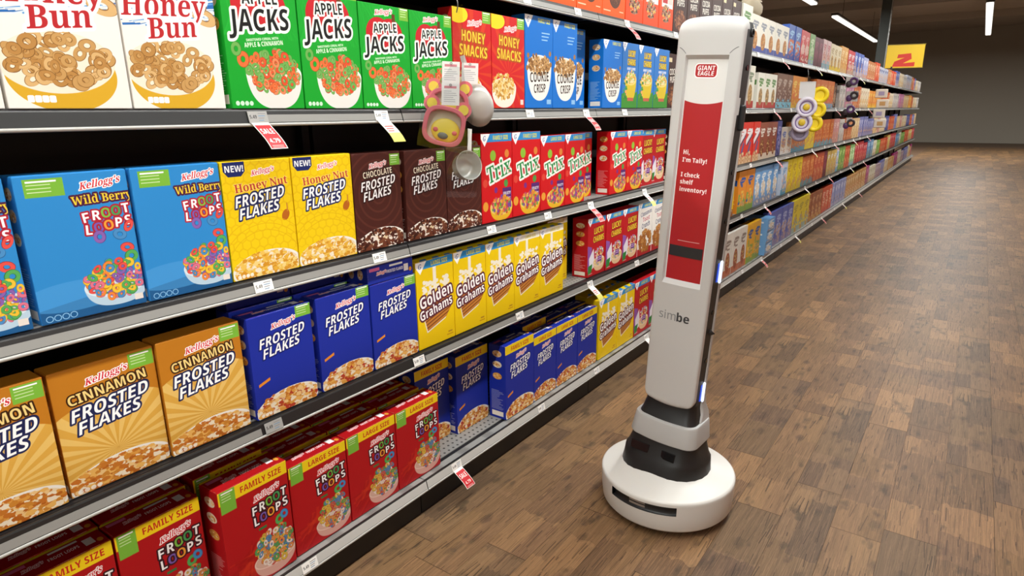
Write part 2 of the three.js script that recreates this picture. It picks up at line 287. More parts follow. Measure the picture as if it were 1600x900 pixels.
    rect(g, '#b8161f', 0, 0, FW, FH); gmBand(g, 'LARGE SIZE');
    poly(g, '#8f55a8', [[0, 350], [120, 380], [110, 520], [0, 700]]); poly(g, '#e9e6ef', [[40, 520], [170, 400], [210, 640], [60, 700]]); poly(g, '#2f8a3f', [[20, 620], [140, 600], [120, 700], [20, 740]]);
    txt(g, 'LUCKY', 310, 175, 112, { fill: '#f5d23a', stroke: '#7c1a10', sw: 22, sx: 0.82, rot: -0.04 }); txt(g, 'CHARMS', 310, 285, 108, { fill: '#f5d23a', stroke: '#7c1a10', sw: 22, sx: 0.7, rot: -0.04 });
    bowl(g, 330, 590, 165, 130, '#e8c89c', '#f4e4c8', '#e5c88e'); heap(g, 330, 520, 140, 120, 120, (x, y) => flake(g, x, y, rr(10, 20), pick(['#e2b65c', '#f2dfae', '#e88aa0', '#8fc08a', '#b68fd0', '#f0e9da']))); rect(g, '#6d2f86', 290, 520, 120, 80); rect(g, '#c9a4d8', 305, 535, 90, 14); rect(g, '#c9a4d8', 305, 562, 90, 14);
    rect(g, '#d8a0a0', 40, 720, 100, 12);
    return { side: '#b8161f', top: '#b8161f' };
  },
  trixfamily(g) { trix(g, 'FAMILY SIZE'); return { side: '#d3161d', top: '#d3161d' }; },
  trixlarge(g) { trix(g, 'LARGE SIZE'); return { side: '#d3161d', top: '#d3161d' }; },
  wildberry(g) {
    rect(g, '#2f8cd2', 0, 0, FW, FH); poly(g, '#1f5c92', [[0, 768], [0, 690], [512, 620], [512, 768]]);
    g.fillStyle = 'rgba(80,160,225,0.6)'; g.beginPath(); g.ellipse(180, 640, 250, 80, 0, 0, 7); g.fill();
    greenTag(g, 42, 20, 170, 92); kell(g, 378, 62, 62); txt(g, 'Wild Berry', 376, 142, 62, { font: 'serif', fill: '#f3d23a', stroke: '#4a1a40', sw: 20, rot: -0.04, sx: 0.84 });
    frootLogo(g, 380, 226, 72, '#b02436');
    for (const [x, y, c] of [[480, 310, 0], [430, 350, 4], [455, 430, 0], [330, 350, 5], [470, 480, 3], [400, 510, 4]]) ring(g, x, y, 24, ROSE[c]);
    bowl(g, 375, 620, 160, 118, '#bcd6e8', '#dcebf4', '#cfd9e6'); heap(g, 375, 590, 140, 100, 110, (x, y) => ring(g, x, y, rr(13, 19), pick(ROSE))); for (let i = 0; i < 4; i++) { g.strokeStyle = '#8fc6f0'; g.lineWidth = 4; g.beginPath(); g.arc(40 + i * 36, 738, 15, 0, 7); g.stroke(); } rect(g, '#ece3da', 450, 700, 44, 34);
    return { side: '#2f8cd2', top: '#2f8cd2' };
  },
  frosted(g) { rect(g, '#1c2f9e', 0, 0, FW, FH); greenTag(g, 380, 0, 132, 92); kell(g, 280, 92, 62); flakesLogo(g, 190, '#14206e'); poly(g, '#e08a2a', [[40, 500], [130, 470], [130, 492], [40, 522]]); flakesBowl(g, [...FLK, '#b8402a', '#f3e7cf']); facts(g, 46, 742); return { side: '#1c2f9e', top: '#1c2f9e', topText: 1 }; },
  frostedfamily(g) { rect(g, '#1c2f9e', 0, 0, FW, FH); kBand(g, 'FAMILY SIZE', 256); kell(g, 280, 140, 58); flakesLogo(g, 232, '#14206e', 84); poly(g, '#e08a2a', [[40, 520], [130, 490], [130, 512], [40, 542]]); flakesBowl(g, [...FLK, '#b8402a']); return { side: '#1c2f9e', top: '#1c2f9e', topText: 1 }; },
  frostedlarge(g) { rect(g, '#1c2f9e', 0, 0, FW, FH); kBand(g, 'LARGE SIZE', 256); kell(g, 280, 140, 58); flakesLogo(g, 232, '#14206e', 84); poly(g, '#e08a2a', [[40, 520], [130, 490], [130, 512], [40, 542]]); flakesBowl(g, [...FLK, '#b8402a']); return { side: '#1c2f9e', top: '#1c2f9e', topText: 1 }; },
  honeynut(g) {
    rect(g, '#f3cf12', 0, 0, FW, FH); g.strokeStyle = 'rgba(222,170,10,0.6)'; g.lineWidth = 3; for (let j = 0; j < 12; j++) for (let i = 0; i < 9; i++) { g.beginPath(); for (let k = 0; k <= 6; k++) g.lineTo(i * 62 + (j % 2) * 31 + 33 * Math.cos(k * 1.047 + 0.52), j * 54 + 33 * Math.sin(k * 1.047 + 0.52)); g.stroke(); }
    poly(g, '#1d2a66', [[20, 0], [170, 0], [170, 66], [140, 96], [50, 96], [20, 60]]); txt(g, 'NEW!', 96, 46, 56, { fill: '#fff', sx: 0.95 }); kell(g, 300, 72, 54);
    txt(g, 'Honey Nut', 280, 158, 74, { font: 'serif', fill: '#c23a2c', rot: -0.08, stroke: '#f7e070', sw: 8 }); flakesLogo(g, 238, '#1b2458'); g.fillStyle = '#b8641e'; g.beginPath(); g.ellipse(440, 380, 28, 40, 0.5, 0, 7); g.fill(); rect(g, '#c98332', 452, 300, 9, 60);
    g.strokeStyle = '#e3b40c'; g.lineWidth = 4; for (let i = 0; i < 3; i++) { g.beginPath(); g.arc(256, 760, 300 + i * 44, 3.5, 5.9); g.stroke(); }
    flakesBowl(g, ['#e8b23c', '#f0c65c', '#d9982a', '#f3e7cf', '#f5d98a']); facts(g, 46, 742); return { side: '#f3cf12', top: '#f3cf12' };
  },
  chocolate(g) {
    rect(g, '#4a221c', 0, 0, FW, FH); g.strokeStyle = 'rgba(98,50,40,0.7)'; g.lineWidth = 16; for (let i = 0; i < 6; i++) { g.beginPath(); g.arc(256, 330, 70 + i * 66, 0, 7); g.stroke(); }
    greenTag(g, 395, 20, 110, 90); kell(g, 265, 94, 58); txt(g, 'CHOCOLATE', 260, 160, 66, { fill: '#f0e6cf', stroke: '#23100c', sw: 16, rot: -0.08, sx: 0.82 }); flakesLogo(g, 238, '#2a1010');
    flakesBowl(g, ['#5a2c1c', '#6e3a26', '#48221a', '#7d4a32', '#eee4d8', '#3a1a12']); return { side: '#4a221c', top: '#4a221c' };
  },
  cinnamon(g) {
    rect(g, '#bf7a20', 0, 0, FW, FH); for (let i = 0; i < 44; i++) poly(g, i % 2 ? '#d9a646' : '#e6bf6a', [[256, 560], [256 + 420 * Math.cos(i * 0.1428), 560 + 350 * Math.sin(i * 0.1428)], [256 + 420 * Math.cos(i * 0.1428 + 0.15), 560 + 350 * Math.sin(i * 0.1428 + 0.15)]]);
    greenTag(g, 376, 14, 128, 96); kell(g, 265, 92, 66); txt(g, 'CINNAMON', 262, 172, 82, { fill: '#f3d98a', stroke: '#3a1e0c', sw: 18, rot: -0.1, sx: 0.84 }); flakesLogo(g, 262, '#1c2450', 92);
    flakesBowl(g, [...FLK, '#c8742a', '#b8651f']); facts(g, 46, 744); return { side: '#bf7a20', top: '#bf7a20' };
  },
  grahams(g) { graham(g); rect(g, '#2f8ecf', 60, 0, 452, 70); gm(g); txt(g, 'LARGE SIZE', 318, 38, 50, { fill: '#e9e23a', sx: 0.86 }); return { side: '#f2cd0e', top: '#f2cd0e' }; },
  grahamsplain(g) { graham(g); rect(g, '#f4f0e0', 60, 0, 452, 66); gm(g); txt(g, 'LARGE SIZE', 318, 36, 46, { fill: '#e0cf3a', sx: 0.86 }); return { side: '#f2cd0e', top: '#f2cd0e' }; },
  toast(g) {
    rect(g, '#efece6', 0, 0, FW, FH); gmBand(g, 'LARGE SIZE'); rect(g, '#b9242a', 0, 660, 512, 108);
    txt(g, 'Cinnamon', 280, 150, 84, { font: 'serif', fill: '#27366e', rot: -0.1, sx: 0.9 }); txt(g, 'Toast', 290, 235, 96, { fill: '#b4262c', stroke: '#fff', sw: 14, rot: -0.1 }); txt(g, 'Crunch', 280, 325, 100, { fill: '#27366e', rot: -0.1, sx: 0.86 });
    heap(g, 270, 560, 220, 160, 60, (x, y) => { g.save(); g.translate(x, y); g.rotate(rr(-0.6, 0.6)); rect(g, '#8a5222', -34, -34, 68, 68); rect(g, pick(['#c9853c', '#d9a05a', '#b8712c']), -31, -31, 62, 58); for (let k = -2; k < 3; k++) rect(g, '#9a5a26', -30, k * 12, 60, 4); g.restore(); });
    return { side: '#efece6', top: '#efece6' };
  },
  frootfamily(g) { froot(g, 'FAMILY SIZE'); return { side: '#b3161c', top: '#b3161c', topText: 2, side2: 1 }; },
  frootlarge(g) { froot(g, 'LARGE SIZE'); return { side: '#b3161c', top: '#b3161c', topText: 2 }; },
  puffs(g) { rect(g, '#ee5a12', 0, 0, FW, FH); for (const [x, y, q] of [[270, 540, 130]]) { g.fillStyle = '#5a3320'; g.beginPath(); g.arc(x, y, q, 0, 7); g.fill(); for (let i = 0; i < 60; i++) flake(g, x + rr(-q, q) * 0.66, y + rr(-q, q) * 0.66, 7, pick(['#7a4a2c', '#8f5c38', '#43241a'])); } rect(g, '#f7c9a4', 30, 700, 150, 12); rect(g, '#f7c9a4', 380, 690, 90, 10); return { side: '#ee5a12', top: '#ee5a12' }; },
  puffsbig(g) { rect(g, '#e8480f', 0, 0, FW, FH); rect(g, '#efe9e2', 90, 160, 390, 330); rect(g, '#b9242a', 120, 190, 170, 250); rect(g, '#6f7a78', 310, 190, 150, 110); rect(g, '#d8c8c0', 310, 320, 150, 120); for (let i = 0; i < 3; i++) rect(g, '#e8c8c0', 140, 220 + i * 70, 120, 30); heap(g, 250, 570, 150, 110, 120, (x, y) => flake(g, x, y, rr(12, 24), pick(['#6b4430', '#8f6a52', '#b79a86', '#d9b25a', '#4a2a1c']))); return { side: '#e8480f', top: '#e8480f' }; },
  cocoa(g) { rect(g, '#3c1d16', 0, 0, FW, FH); txt(g, 'COCOA', 256, 250, 120, { fill: '#eee6da', stroke: '#1c0c08', sw: 20, rot: -0.06, sx: 0.8 }); txt(g, 'PUFFS', 256, 360, 120, { fill: '#eee6da', stroke: '#1c0c08', sw: 20, rot: -0.06, sx: 0.8 }); heap(g, 256, 590, 210, 130, 160, (x, y) => { g.fillStyle = pick(['#6b3a22', '#8a4f2e', '#4f2818', '#a06a44']); g.beginPath(); g.arc(x, y, 20, 0, 7); g.fill(); }); rect(g, '#d9c9a0', 40, 60, 130, 60); return { side: '#3c1d16', top: '#3c1d16' }; },
};
function trix(g, s) {
  rect(g, '#d3161d', 0, 0, FW, FH); gmBand(g, s);
  for (const [x, y, q, c] of [[190, 190, 46, '#8fbf3a'], [420, 180, 36, '#e0873a'], [230, 490, 26, '#7a2f86'], [400, 440, 34, '#4f9a4a'], [60, 420, 36, '#e04a3a'], [60, 620, 42, '#e8a23a']]) { g.fillStyle = c; g.beginPath(); g.arc(x, y, q, 0, 7); g.fill(); }
  txt(g, 'Trix', 290, 320, 200, { font: 'serif', fill: '#1c8f46', stroke: '#f4f4ee', sw: 40, rot: -0.22, sx: 0.92 });
  for (let i = 0; i < 3; i++) rect(g, '#f0a09a', 440, 300 + i * 22, 50, 8);
  rect(g, '#5b2b74', 340, 480, 150, 150); txt(g, 'FRUITY', 415, 530, 38, { fill: '#f0eaf2' }); txt(g, 'SHAPES', 415, 580, 36, { fill: '#f0eaf2' });
  bowl(g, 320, 640, 190, 125, '#e9b52c', '#f3cf5a', '#e8c27a'); heap(g, 320, 630, 165, 82, 130, (x, y) => { g.fillStyle = pick(['#c8453a', '#e08a3a', '#7a4a9a', '#5aa04a', '#e0b23a', '#c94a6a']); g.beginPath(); g.arc(x, y, rr(12, 19), 0, 7); g.fill(); });
}
function graham(g) {
  rect(g, '#f2cd0e', 0, 0, FW, FH);
  g.fillStyle = '#f6efdc'; for (let i = 0; i < 60; i++) flake(g, rr(90, 440), rr(180, 400), rr(12, 34), '#f6efdc'); rect(g, '#f6efdc', 225, 60, 44, 200);
  g.save(); g.translate(255, 420); g.rotate(-0.28); rect(g, '#f3ead0', -190, -120, 390, 290); rect(g, '#7a3f18', -178, -108, 366, 266); for (let i = 0; i < 9; i++) rect(g, '#c88238', -178, -104 + i * 30, 366, 20); g.restore();
  poly(g, '#f2cd0e', [[0, 640], [300, 640], [512, 420], [512, 768], [0, 768]]);
  txt(g, 'Golden', 262, 330, 140, { fill: '#fff', stroke: '#5a2436', sw: 32, rot: -0.16, sx: 0.96 }); txt(g, 'Grahams', 256, 440, 114, { fill: '#fff', stroke: '#5a2436', sw: 32, rot: -0.16, sx: 0.92 });
  rect(g, '#d8a01a', 390, 716, 90, 12); rect(g, '#c4902a', 410, 690, 60, 14);
}
function froot(g, s) {
  rect(g, '#b3161c', 0, 0, FW, FH); for (let i = 0; i < 26; i++) { g.strokeStyle = pick(['rgba(205,52,30,0.5)', 'rgba(160,16,20,0.5)']); g.lineWidth = rr(8, 30); g.beginPath(); g.moveTo(rr(0, 200), rr(520, 768)); g.lineTo(rr(150, 330), rr(420, 640)); g.stroke(); }
  kBand(g, s, 310); greenTag(g, 14, 4, 106, 150); kell(g, 340, 150, 62); frootLogo(g, 350, 226, 84);
  rect(g, '#3a7a44', 250, 378, 60, 16); ring(g, 410, 390, 26, ROSE[3]); ring(g, 450, 370, 24, ROSE[4]);
  bowl(g, 350, 625, 165, 130, '#d9a79a', '#e9c9bc', '#d8b0a0'); heap(g, 360, 560, 140, 130, 150, (x, y) => ring(g, x, y, rr(13, 19), pick([['#c9584a', '#8a2a22'], ['#d98a4a', '#a05a20'], ['#d9b64a', '#a07a1a'], ['#5a9a5a', '#2f6a36'], ['#5a86b0', '#2f5580'], ['#e8d9d0', '#b0988c']])));
}
const KIND = {};
const paper = (t) => new THREE.MeshPhysicalMaterial({ map: t, roughness: 0.42, specularIntensity: 0.55 });
for (const k of Object.keys(P)) {
  const c = cnv(CW, CH), g = c.getContext('2d');
  g.save(); g.translate(0, FT); g.beginPath(); g.rect(0, 0, FW, FH); g.clip(); const o = P[k](g); g.restore();
  rect(g, o.side, FW, FT, CW - FW, FH); rect(g, o.top, 0, 0, CW, FT);
  g.save(); g.beginPath(); g.rect(FW, FT, CW - FW, FH); g.clip();                           // side panel print
  const sx = FW + 96;
  for (let i = 0; i < 16; i++) rect(g, 'rgba(240,240,235,0.55)', FW + 26, FT + 470 + i * 13, rr(60, 140), 5);
  for (const y of [90, 200, 320]) { g.fillStyle = pick(['#e9dcc0', '#e0a048', '#d8c0a0']); g.beginPath(); g.ellipse(sx, FT + y, 52, 34, 0, 0, 7); g.fill(); heap(g, sx, FT + y, 40, 24, 16, (x, yy) => flake(g, x, yy, 9, pick(FLK))); }
  rect(g, '#efe9dc', FW + 30, FT + 690, 130, 50);
  g.restore();
  if (o.topText) { const red = o.topText === 2; if (red) rect(g, '#f5d51c', 0, 0, FW, 14); kell(g, 150, 62, 34, 0); if (red) txt(g, 'FROOT LOOPS', 300, 70, 30, { fill: '#fff', sx: 0.8 }); else txt(g, 'FROSTED FLAKES', 300, 66, 30, { fill: '#fff', skew: 0.2, sx: 0.8 }); rect(g, '#f2eeee', 404, 44, 52, 52); rect(g, red ? '#e87aa8' : '#d86a9a', 20, 20, 110, 22); rect(g, '#f0f0ee', 240, 22, 150, 14); g.fillStyle = '#e8a23a'; g.beginPath(); g.arc(480, 90, 16, 0, 7); g.fill(); }
  if (k.startsWith('graham')) { for (let i = 0; i < 3; i++) poly(g, '#3a86c8', [[60 + i * 170, 128], [110 + i * 170, 90], [190 + i * 170, 90], [150 + i * 170, 128]]); rect(g, '#f2d71c', 120, 20, 260, 50); }
  KIND[k] = { mat: paper(ctex(c)), W: CW, H: CH, f: [0, FT, FW, CH], s: [FW, FT, CW, CH], t: [0, 0, FW, FT] };
}

// ------------------------------------------------------------------ cartons
const geoCache = new Map();
function cartonGeo(w, h, d, K, round = true) {          // front faces +x, width along z, base at y = 0
  const key = [w.toFixed(3), h.toFixed(3), d.toFixed(3), K.key || K.f.join()].join('|') + round; if (geoCache.has(key)) return geoCache.get(key);
  const g = round ? new RoundedBoxGeometry(d, h, w, 1, 0.0016) : new THREE.BoxGeometry(d, h, w).toNonIndexed();
  const p = g.attributes.position, n = new THREE.Vector3(), a = new THREE.Vector3(), b = new THREE.Vector3(), c = new THREE.Vector3(), uv = g.attributes.uv;
  for (let i = 0; i < p.count; i += 3) {
    a.fromBufferAttribute(p, i); b.fromBufferAttribute(p, i + 1); c.fromBufferAttribute(p, i + 2); n.copy(b).sub(a).cross(c.clone().sub(a));
    const ax = Math.abs(n.x), ay = Math.abs(n.y), az = Math.abs(n.z);
    for (let j = 0; j < 3; j++) {
      const x = p.getX(i + j) / d + 0.5, y = p.getY(i + j) / h + 0.5, z = p.getZ(i + j) / w + 0.5; let r, u, v;
      if (ax >= ay && ax >= az) { r = K.f; u = n.x > 0 ? 1 - z : z; v = y; } else if (az >= ay) { r = K.s; u = n.z > 0 ? x : 1 - x; v = y; } else { r = K.t; u = 1 - z; v = 1 - x; }
      u = 0.006 + u * 0.988; v = 0.004 + v * 0.992;
      uv.setXY(i + j, (r[0] + u * (r[2] - r[0])) / K.W, 1 - (r[3] - v * (r[3] - r[1])) / K.H);
    }
  }
  g.translate(0, h / 2, 0); geoCache.set(key, g); return g;
}
const flapGeo = new Map();
function carton(kind, w, h, d, x, y, z, yaw, label, group, flap = true) {
  const K = KIND[kind], t = thing('cereal_box', x - d / 2, y, z, label, 'cereal box', group);
  mesh('carton', cartonGeo(w, h, d, K), K.mat, t);
  if (flap) {                                           // glued top flap, a card thickness proud of the carton
    const key = kind + w.toFixed(3) + d.toFixed(3);
    if (!flapGeo.has(key)) flapGeo.set(key, cartonGeo(w - 0.004, 0.0011, d - 0.004, { ...K, f: K.t, s: K.t, key: 'flap' + key }, false));
    mesh('top_flap', flapGeo.get(key), K.mat, t).position.y = h;
  }
  t.rotation.y = yaw; return t;
}
// [shelf, kind, left z, right z, height, front x, depth]
const DSC = {
  honeybun: 'white honey bun cereal', applejacks: 'green apple-ring cereal', honeysmacks: 'red-orange puffed honey cereal', cookiecrisp: 'bright blue cookie cereal', luckyblue: 'blue and green cereal', luckyred: 'red cereal with yellow lettering', trixfamily: 'taller red fruit cereal', trixlarge: 'shorter red fruit cereal', wildberry: 'light blue fruit loop cereal', frosted: 'royal blue flakes', frostedfamily: 'blue family-size flakes', frostedlarge: 'blue large-size flakes', honeynut: 'yellow honey nut flakes', chocolate: 'dark brown chocolate flakes', cinnamon: 'golden-brown cinnamon flakes', grahams: 'yellow graham cereal', grahamsplain: 'white-banded yellow graham cereal', toast: 'white cinnamon square cereal', frootfamily: 'red family-size loops', frootlarge: 'red large-size loops', puffs: 'plain orange puffs cereal', puffsbig: 'orange white-panelled cereal', cocoa: 'dark brown cocoa cereal',
};
const near = [];
const F0 = -0.014;
const add = (s, k, z1, z2, h, x = F0, d = 0.062) => near.push({ s, k, z1, z2, h, x, d });
// fourth shelf
add('D', 'honeybun', -0.03, -0.235, 0.285); add('D', 'honeybun', -0.238, -0.444, 0.285); add('D', 'honeybun', -0.45, -0.663, 0.285); add('D', 'honeybun', -0.668, -0.872, 0.285, F0 - 0.002);
add('D', 'applejacks', -0.888, -1.09, 0.322); add('D', 'applejacks', -1.094, -1.29, 0.32); add('D', 'applejacks', -1.294, -1.488, 0.283); add('D', 'applejacks', -1.492, -1.684, 0.283);
add('D', 'honeysmacks', -1.69, -1.893, 0.316); add('D', 'honeysmacks', -1.897, -2.1, 0.316);
add('D', 'cookiecrisp', -2.105, -2.3, 0.338); add('D', 'cookiecrisp', -2.304, -2.494, 0.338); add('D', 'cookiecrisp', -2.5, -2.69, 0.338, -0.085); add('D', 'cookiecrisp', -2.735, -2.925, 0.3, F0, 0.075);
add('D', 'luckyblue', -2.93, -3.108, 0.302); add('D', 'luckyblue', -3.112, -3.302, 0.302); add('D', 'luckyblue', -3.306, -3.5, 0.3);
add('D', 'cocoa', -3.52, -3.71, 0.29, -0.03); add('D', 'cocoa', -3.714, -3.904, 0.29, -0.03);
// third shelf
add('C', 'wildberry', -0.02, -0.213, 0.289); add('C', 'wildberry', -0.22, -0.415, 0.289); add('C', 'wildberry', -0.43, -0.63, 0.289, F0 - 0.004); add('C', 'wildberry', -0.636, -0.832, 0.289);
add('C', 'honeynut', -0.836, -1.026, 0.288); add('C', 'honeynut', -1.03, -1.227, 0.288);
add('C', 'chocolate', -1.231, -1.42, 0.285); add('C', 'chocolate', -1.44, -1.63, 0.283); add('C', 'chocolate', -1.634, -1.82, 0.283);
add('C', 'trixfamily', -1.824, -2.013, 0.322); add('C', 'trixfamily', -2.017, -2.21, 0.322); add('C', 'trixlarge', -2.214, -2.405, 0.302); add('C', 'trixlarge', -2.409, -2.58, 0.302); add('C', 'trixlarge', -2.584, -2.765, 0.302, -0.08);
add('C', 'trixlarge', -2.83, -3.012, 0.3, F0, 0.075); add('C', 'trixlarge', -3.016, -3.198, 0.3); add('C', 'luckyred', -3.204, -3.39, 0.296, F0 - 0.02); add('C', 'luckyred', -3.394, -3.58, 0.296, F0 - 0.03); add('C', 'cocoa', -3.6, -3.79, 0.285, -0.03);
// second shelf
add('B', 'cinnamon', 0.0, -0.2, 0.282); add('B', 'cinnamon', -0.204, -0.41, 0.282); add('B', 'cinnamon', -0.418, -0.625, 0.279, F0 - 0.006); add('B', 'cinnamon', -0.629, -0.832, 0.282);
add('B', 'frosted', -0.85, -1.043, 0.279, F0 + 0.004); add('B', 'frosted', -1.064, -1.259, 0.279); add('B', 'frosted', -1.264, -1.458, 0.272, F0 + 0.002);
add('B', 'grahams', -1.464, -1.65, 0.303); add('B', 'grahams', -1.653, -1.836, 0.303); add('B', 'grahams', -1.839, -2.02, 0.302); add('B', 'grahamsplain', -2.023, -2.208, 0.3); add('B', 'grahamsplain', -2.211, -2.4, 0.3); add('B', 'grahamsplain', -2.404, -2.58, 0.3, -0.1);
add('B', 'luckyred', -2.635, -2.812, 0.285, F0 - 0.004, 0.085); add('B', 'luckyred', -2.815, -2.998, 0.285); add('B', 'luckyred', -3.001, -3.184, 0.285); add('B', 'toast', -3.188, -3.372, 0.29); add('B', 'toast', -3.376, -3.56, 0.29);
// bottom shelf
add('A', 'frootfamily', -0.28, -0.475, 0.315, -0.03, 0.075); add('A', 'frootfamily', -0.48, -0.677, 0.315, -0.03, 0.075); add('A', 'frootfamily', -0.705, -0.905, 0.318, 0.006, 0.085);
add('A', 'frootlarge', -0.912, -1.112, 0.283, 0.0, 0.07); add('A', 'frootlarge', -1.116, -1.318, 0.283, 0.0, 0.07); add('A', 'frootlarge', -1.322, -1.528, 0.281, 0.0, 0.07);
add('A', 'frostedfamily', -1.536, -1.722, 0.324, -0.118, 0.08); add('A', 'frostedfamily', -1.73, -1.93, 0.323, -0.088, 0.08); add('A', 'frostedfamily', -1.935, -2.14, 0.322, 0.0, 0.085);
add('A', 'frostedlarge', -2.144, -2.328, 0.295, -0.002, 0.07); add('A', 'frostedlarge', -2.332, -2.52, 0.295, -0.002, 0.07); add('A', 'frostedlarge', -2.524, -2.716, 0.295, -0.002, 0.07);
add('A', 'grahams', -2.735, -2.94, 0.315, 0.0, 0.08); add('A', 'grahams', -2.944, -3.15, 0.315, 0.0, 0.08); add('A', 'luckyred', -3.156, -3.35, 0.312, 0.0, 0.08); add('A', 'luckyred', -3.354, -3.548, 0.312, 0.0, 0.08);
// top shelf
for (let i = 0; i < 6; i++) add('E', 'puffs', -1.58 - i * 0.228, -1.58 - i * 0.228 - 0.224, 0.3, F0 - 0.004, 0.07);
for (let i = 0; i < 3; i++) add('E', 'puffsbig', -2.952 - i * 0.194, -2.952 - i * 0.194 - 0.19, 0.3, F0 - 0.004, 0.07);
for (let i = 0; i < 6; i++) add('E', 'cocoa', -3.54 - i * 0.2, -3.54 - i * 0.2 - 0.195, 0.29, F0 - 0.006, 0.065);
{
  const cnt = {}, idx = {};
  for (const b of near) { const q = b.s + b.k; cnt[q] = (cnt[q] || 0) + 1; }
  for (const b of near) {
    const q = b.s + b.k, i = idx[q] = (idx[q] || 0) + 1, n = cnt[q];
    const label = n > 1 ? `${ORD[i - 1]} from the left of ${NUM[n]} ${DSC[b.k]} boxes, ${SHN[b.s]}` : `${DSC[b.k]} box on the ${SHN[b.s]}`;
    const w = b.z1 - b.z2;
    carton(b.k, w, b.h, b.d, b.x, SH[b.s] + 0.0002, (b.z1 + b.z2) / 2, rr(-0.006, 0.006) / Math.max(1, w * 5), label, `${DSC[b.k]} boxes on the ${SHN[b.s]}`, b.s < 'D');
  }
  // deeper rows on the bottom shelf, seen from above
  let m = 0;
  for (const [k, z1, w, h, row] of [['frootfamily', -0.28, 0.2, 0.315, 1], ['frootfamily', -0.485, 0.2, 0.315, 1], ['frootfamily', -0.705, 0.2, 0.316, 1], ['frootlarge', -0.912, 0.2, 0.283, 1], ['frootlarge', -1.116, 0.2, 0.283, 1], ['frootlarge', -1.322, 0.2, 0.281, 1], ['frootfamily', -0.28, 0.2, 0.315, 2], ['frootfamily', -0.485, 0.2, 0.315, 2], ['frootfamily', -0.705, 0.2, 0.316, 2], ['frootlarge', -0.912, 0.2, 0.283, 2], ['frootlarge', -1.116, 0.2, 0.283, 2], ['frootlarge', -1.322, 0.2, 0.281, 2], ['frostedfamily', -2.18, 0.19, 0.32, 1], ['frostedlarge', -2.38, 0.18, 0.295, 1], ['frostedlarge', -2.57, 0.18, 0.295, 1], ['grahams', -2.76, 0.19, 0.315, 1], ['grahams', -2.955, 0.19, 0.315, 1]])
    carton(k, w, h, 0.07, -0.085 - 0.078 * (row - 1) - (k === 'frootfamily' ? 0.022 : 0), SH.A + 0.0002, z1 - w / 2, 0, `${DSC[k]} box in the ${row === 1 ? 'second' : 'third'} row back, ${ORD[m++ % 6]} along the bottom shelf`, 'boxes in the back rows of the bottom shelf');
  // cartons laid flat on top of the standing blue ones
  const lay = (x, y, z, label) => { const t = carton('frosted', 0.194, 0.275, 0.06, 0, 0, 0, 0, label, 'blue boxes laid flat'); t.position.set(x - 0.277, y + 0.031, z); t.rotation.set(0, 0, -Math.PI / 2); return t; };
  lay(-0.012, SH.B + 0.2735, -1.355, 'blue flakes box lying flat on top of the third upright blue box').add(mesh('sticker', box(0.0008, 0.02, 0.1, -0.0306, 0.24, 0.02), std(0xd86a8f, 0.5)));
  for (const [z, o] of [[-0.955, 'left'], [-1.154, 'right']]) { carton('frosted', 0.194, 0.279, 0.062, -0.1, SH.B + 0.0002, z, 0, `blue flakes box standing upright in the second row, ${o}`, 'blue boxes in the second row'); lay(-0.105, SH.B + 0.2815, z, `blue flakes box lying flat in the shelf's shade, ${o} of the pair`); }
}

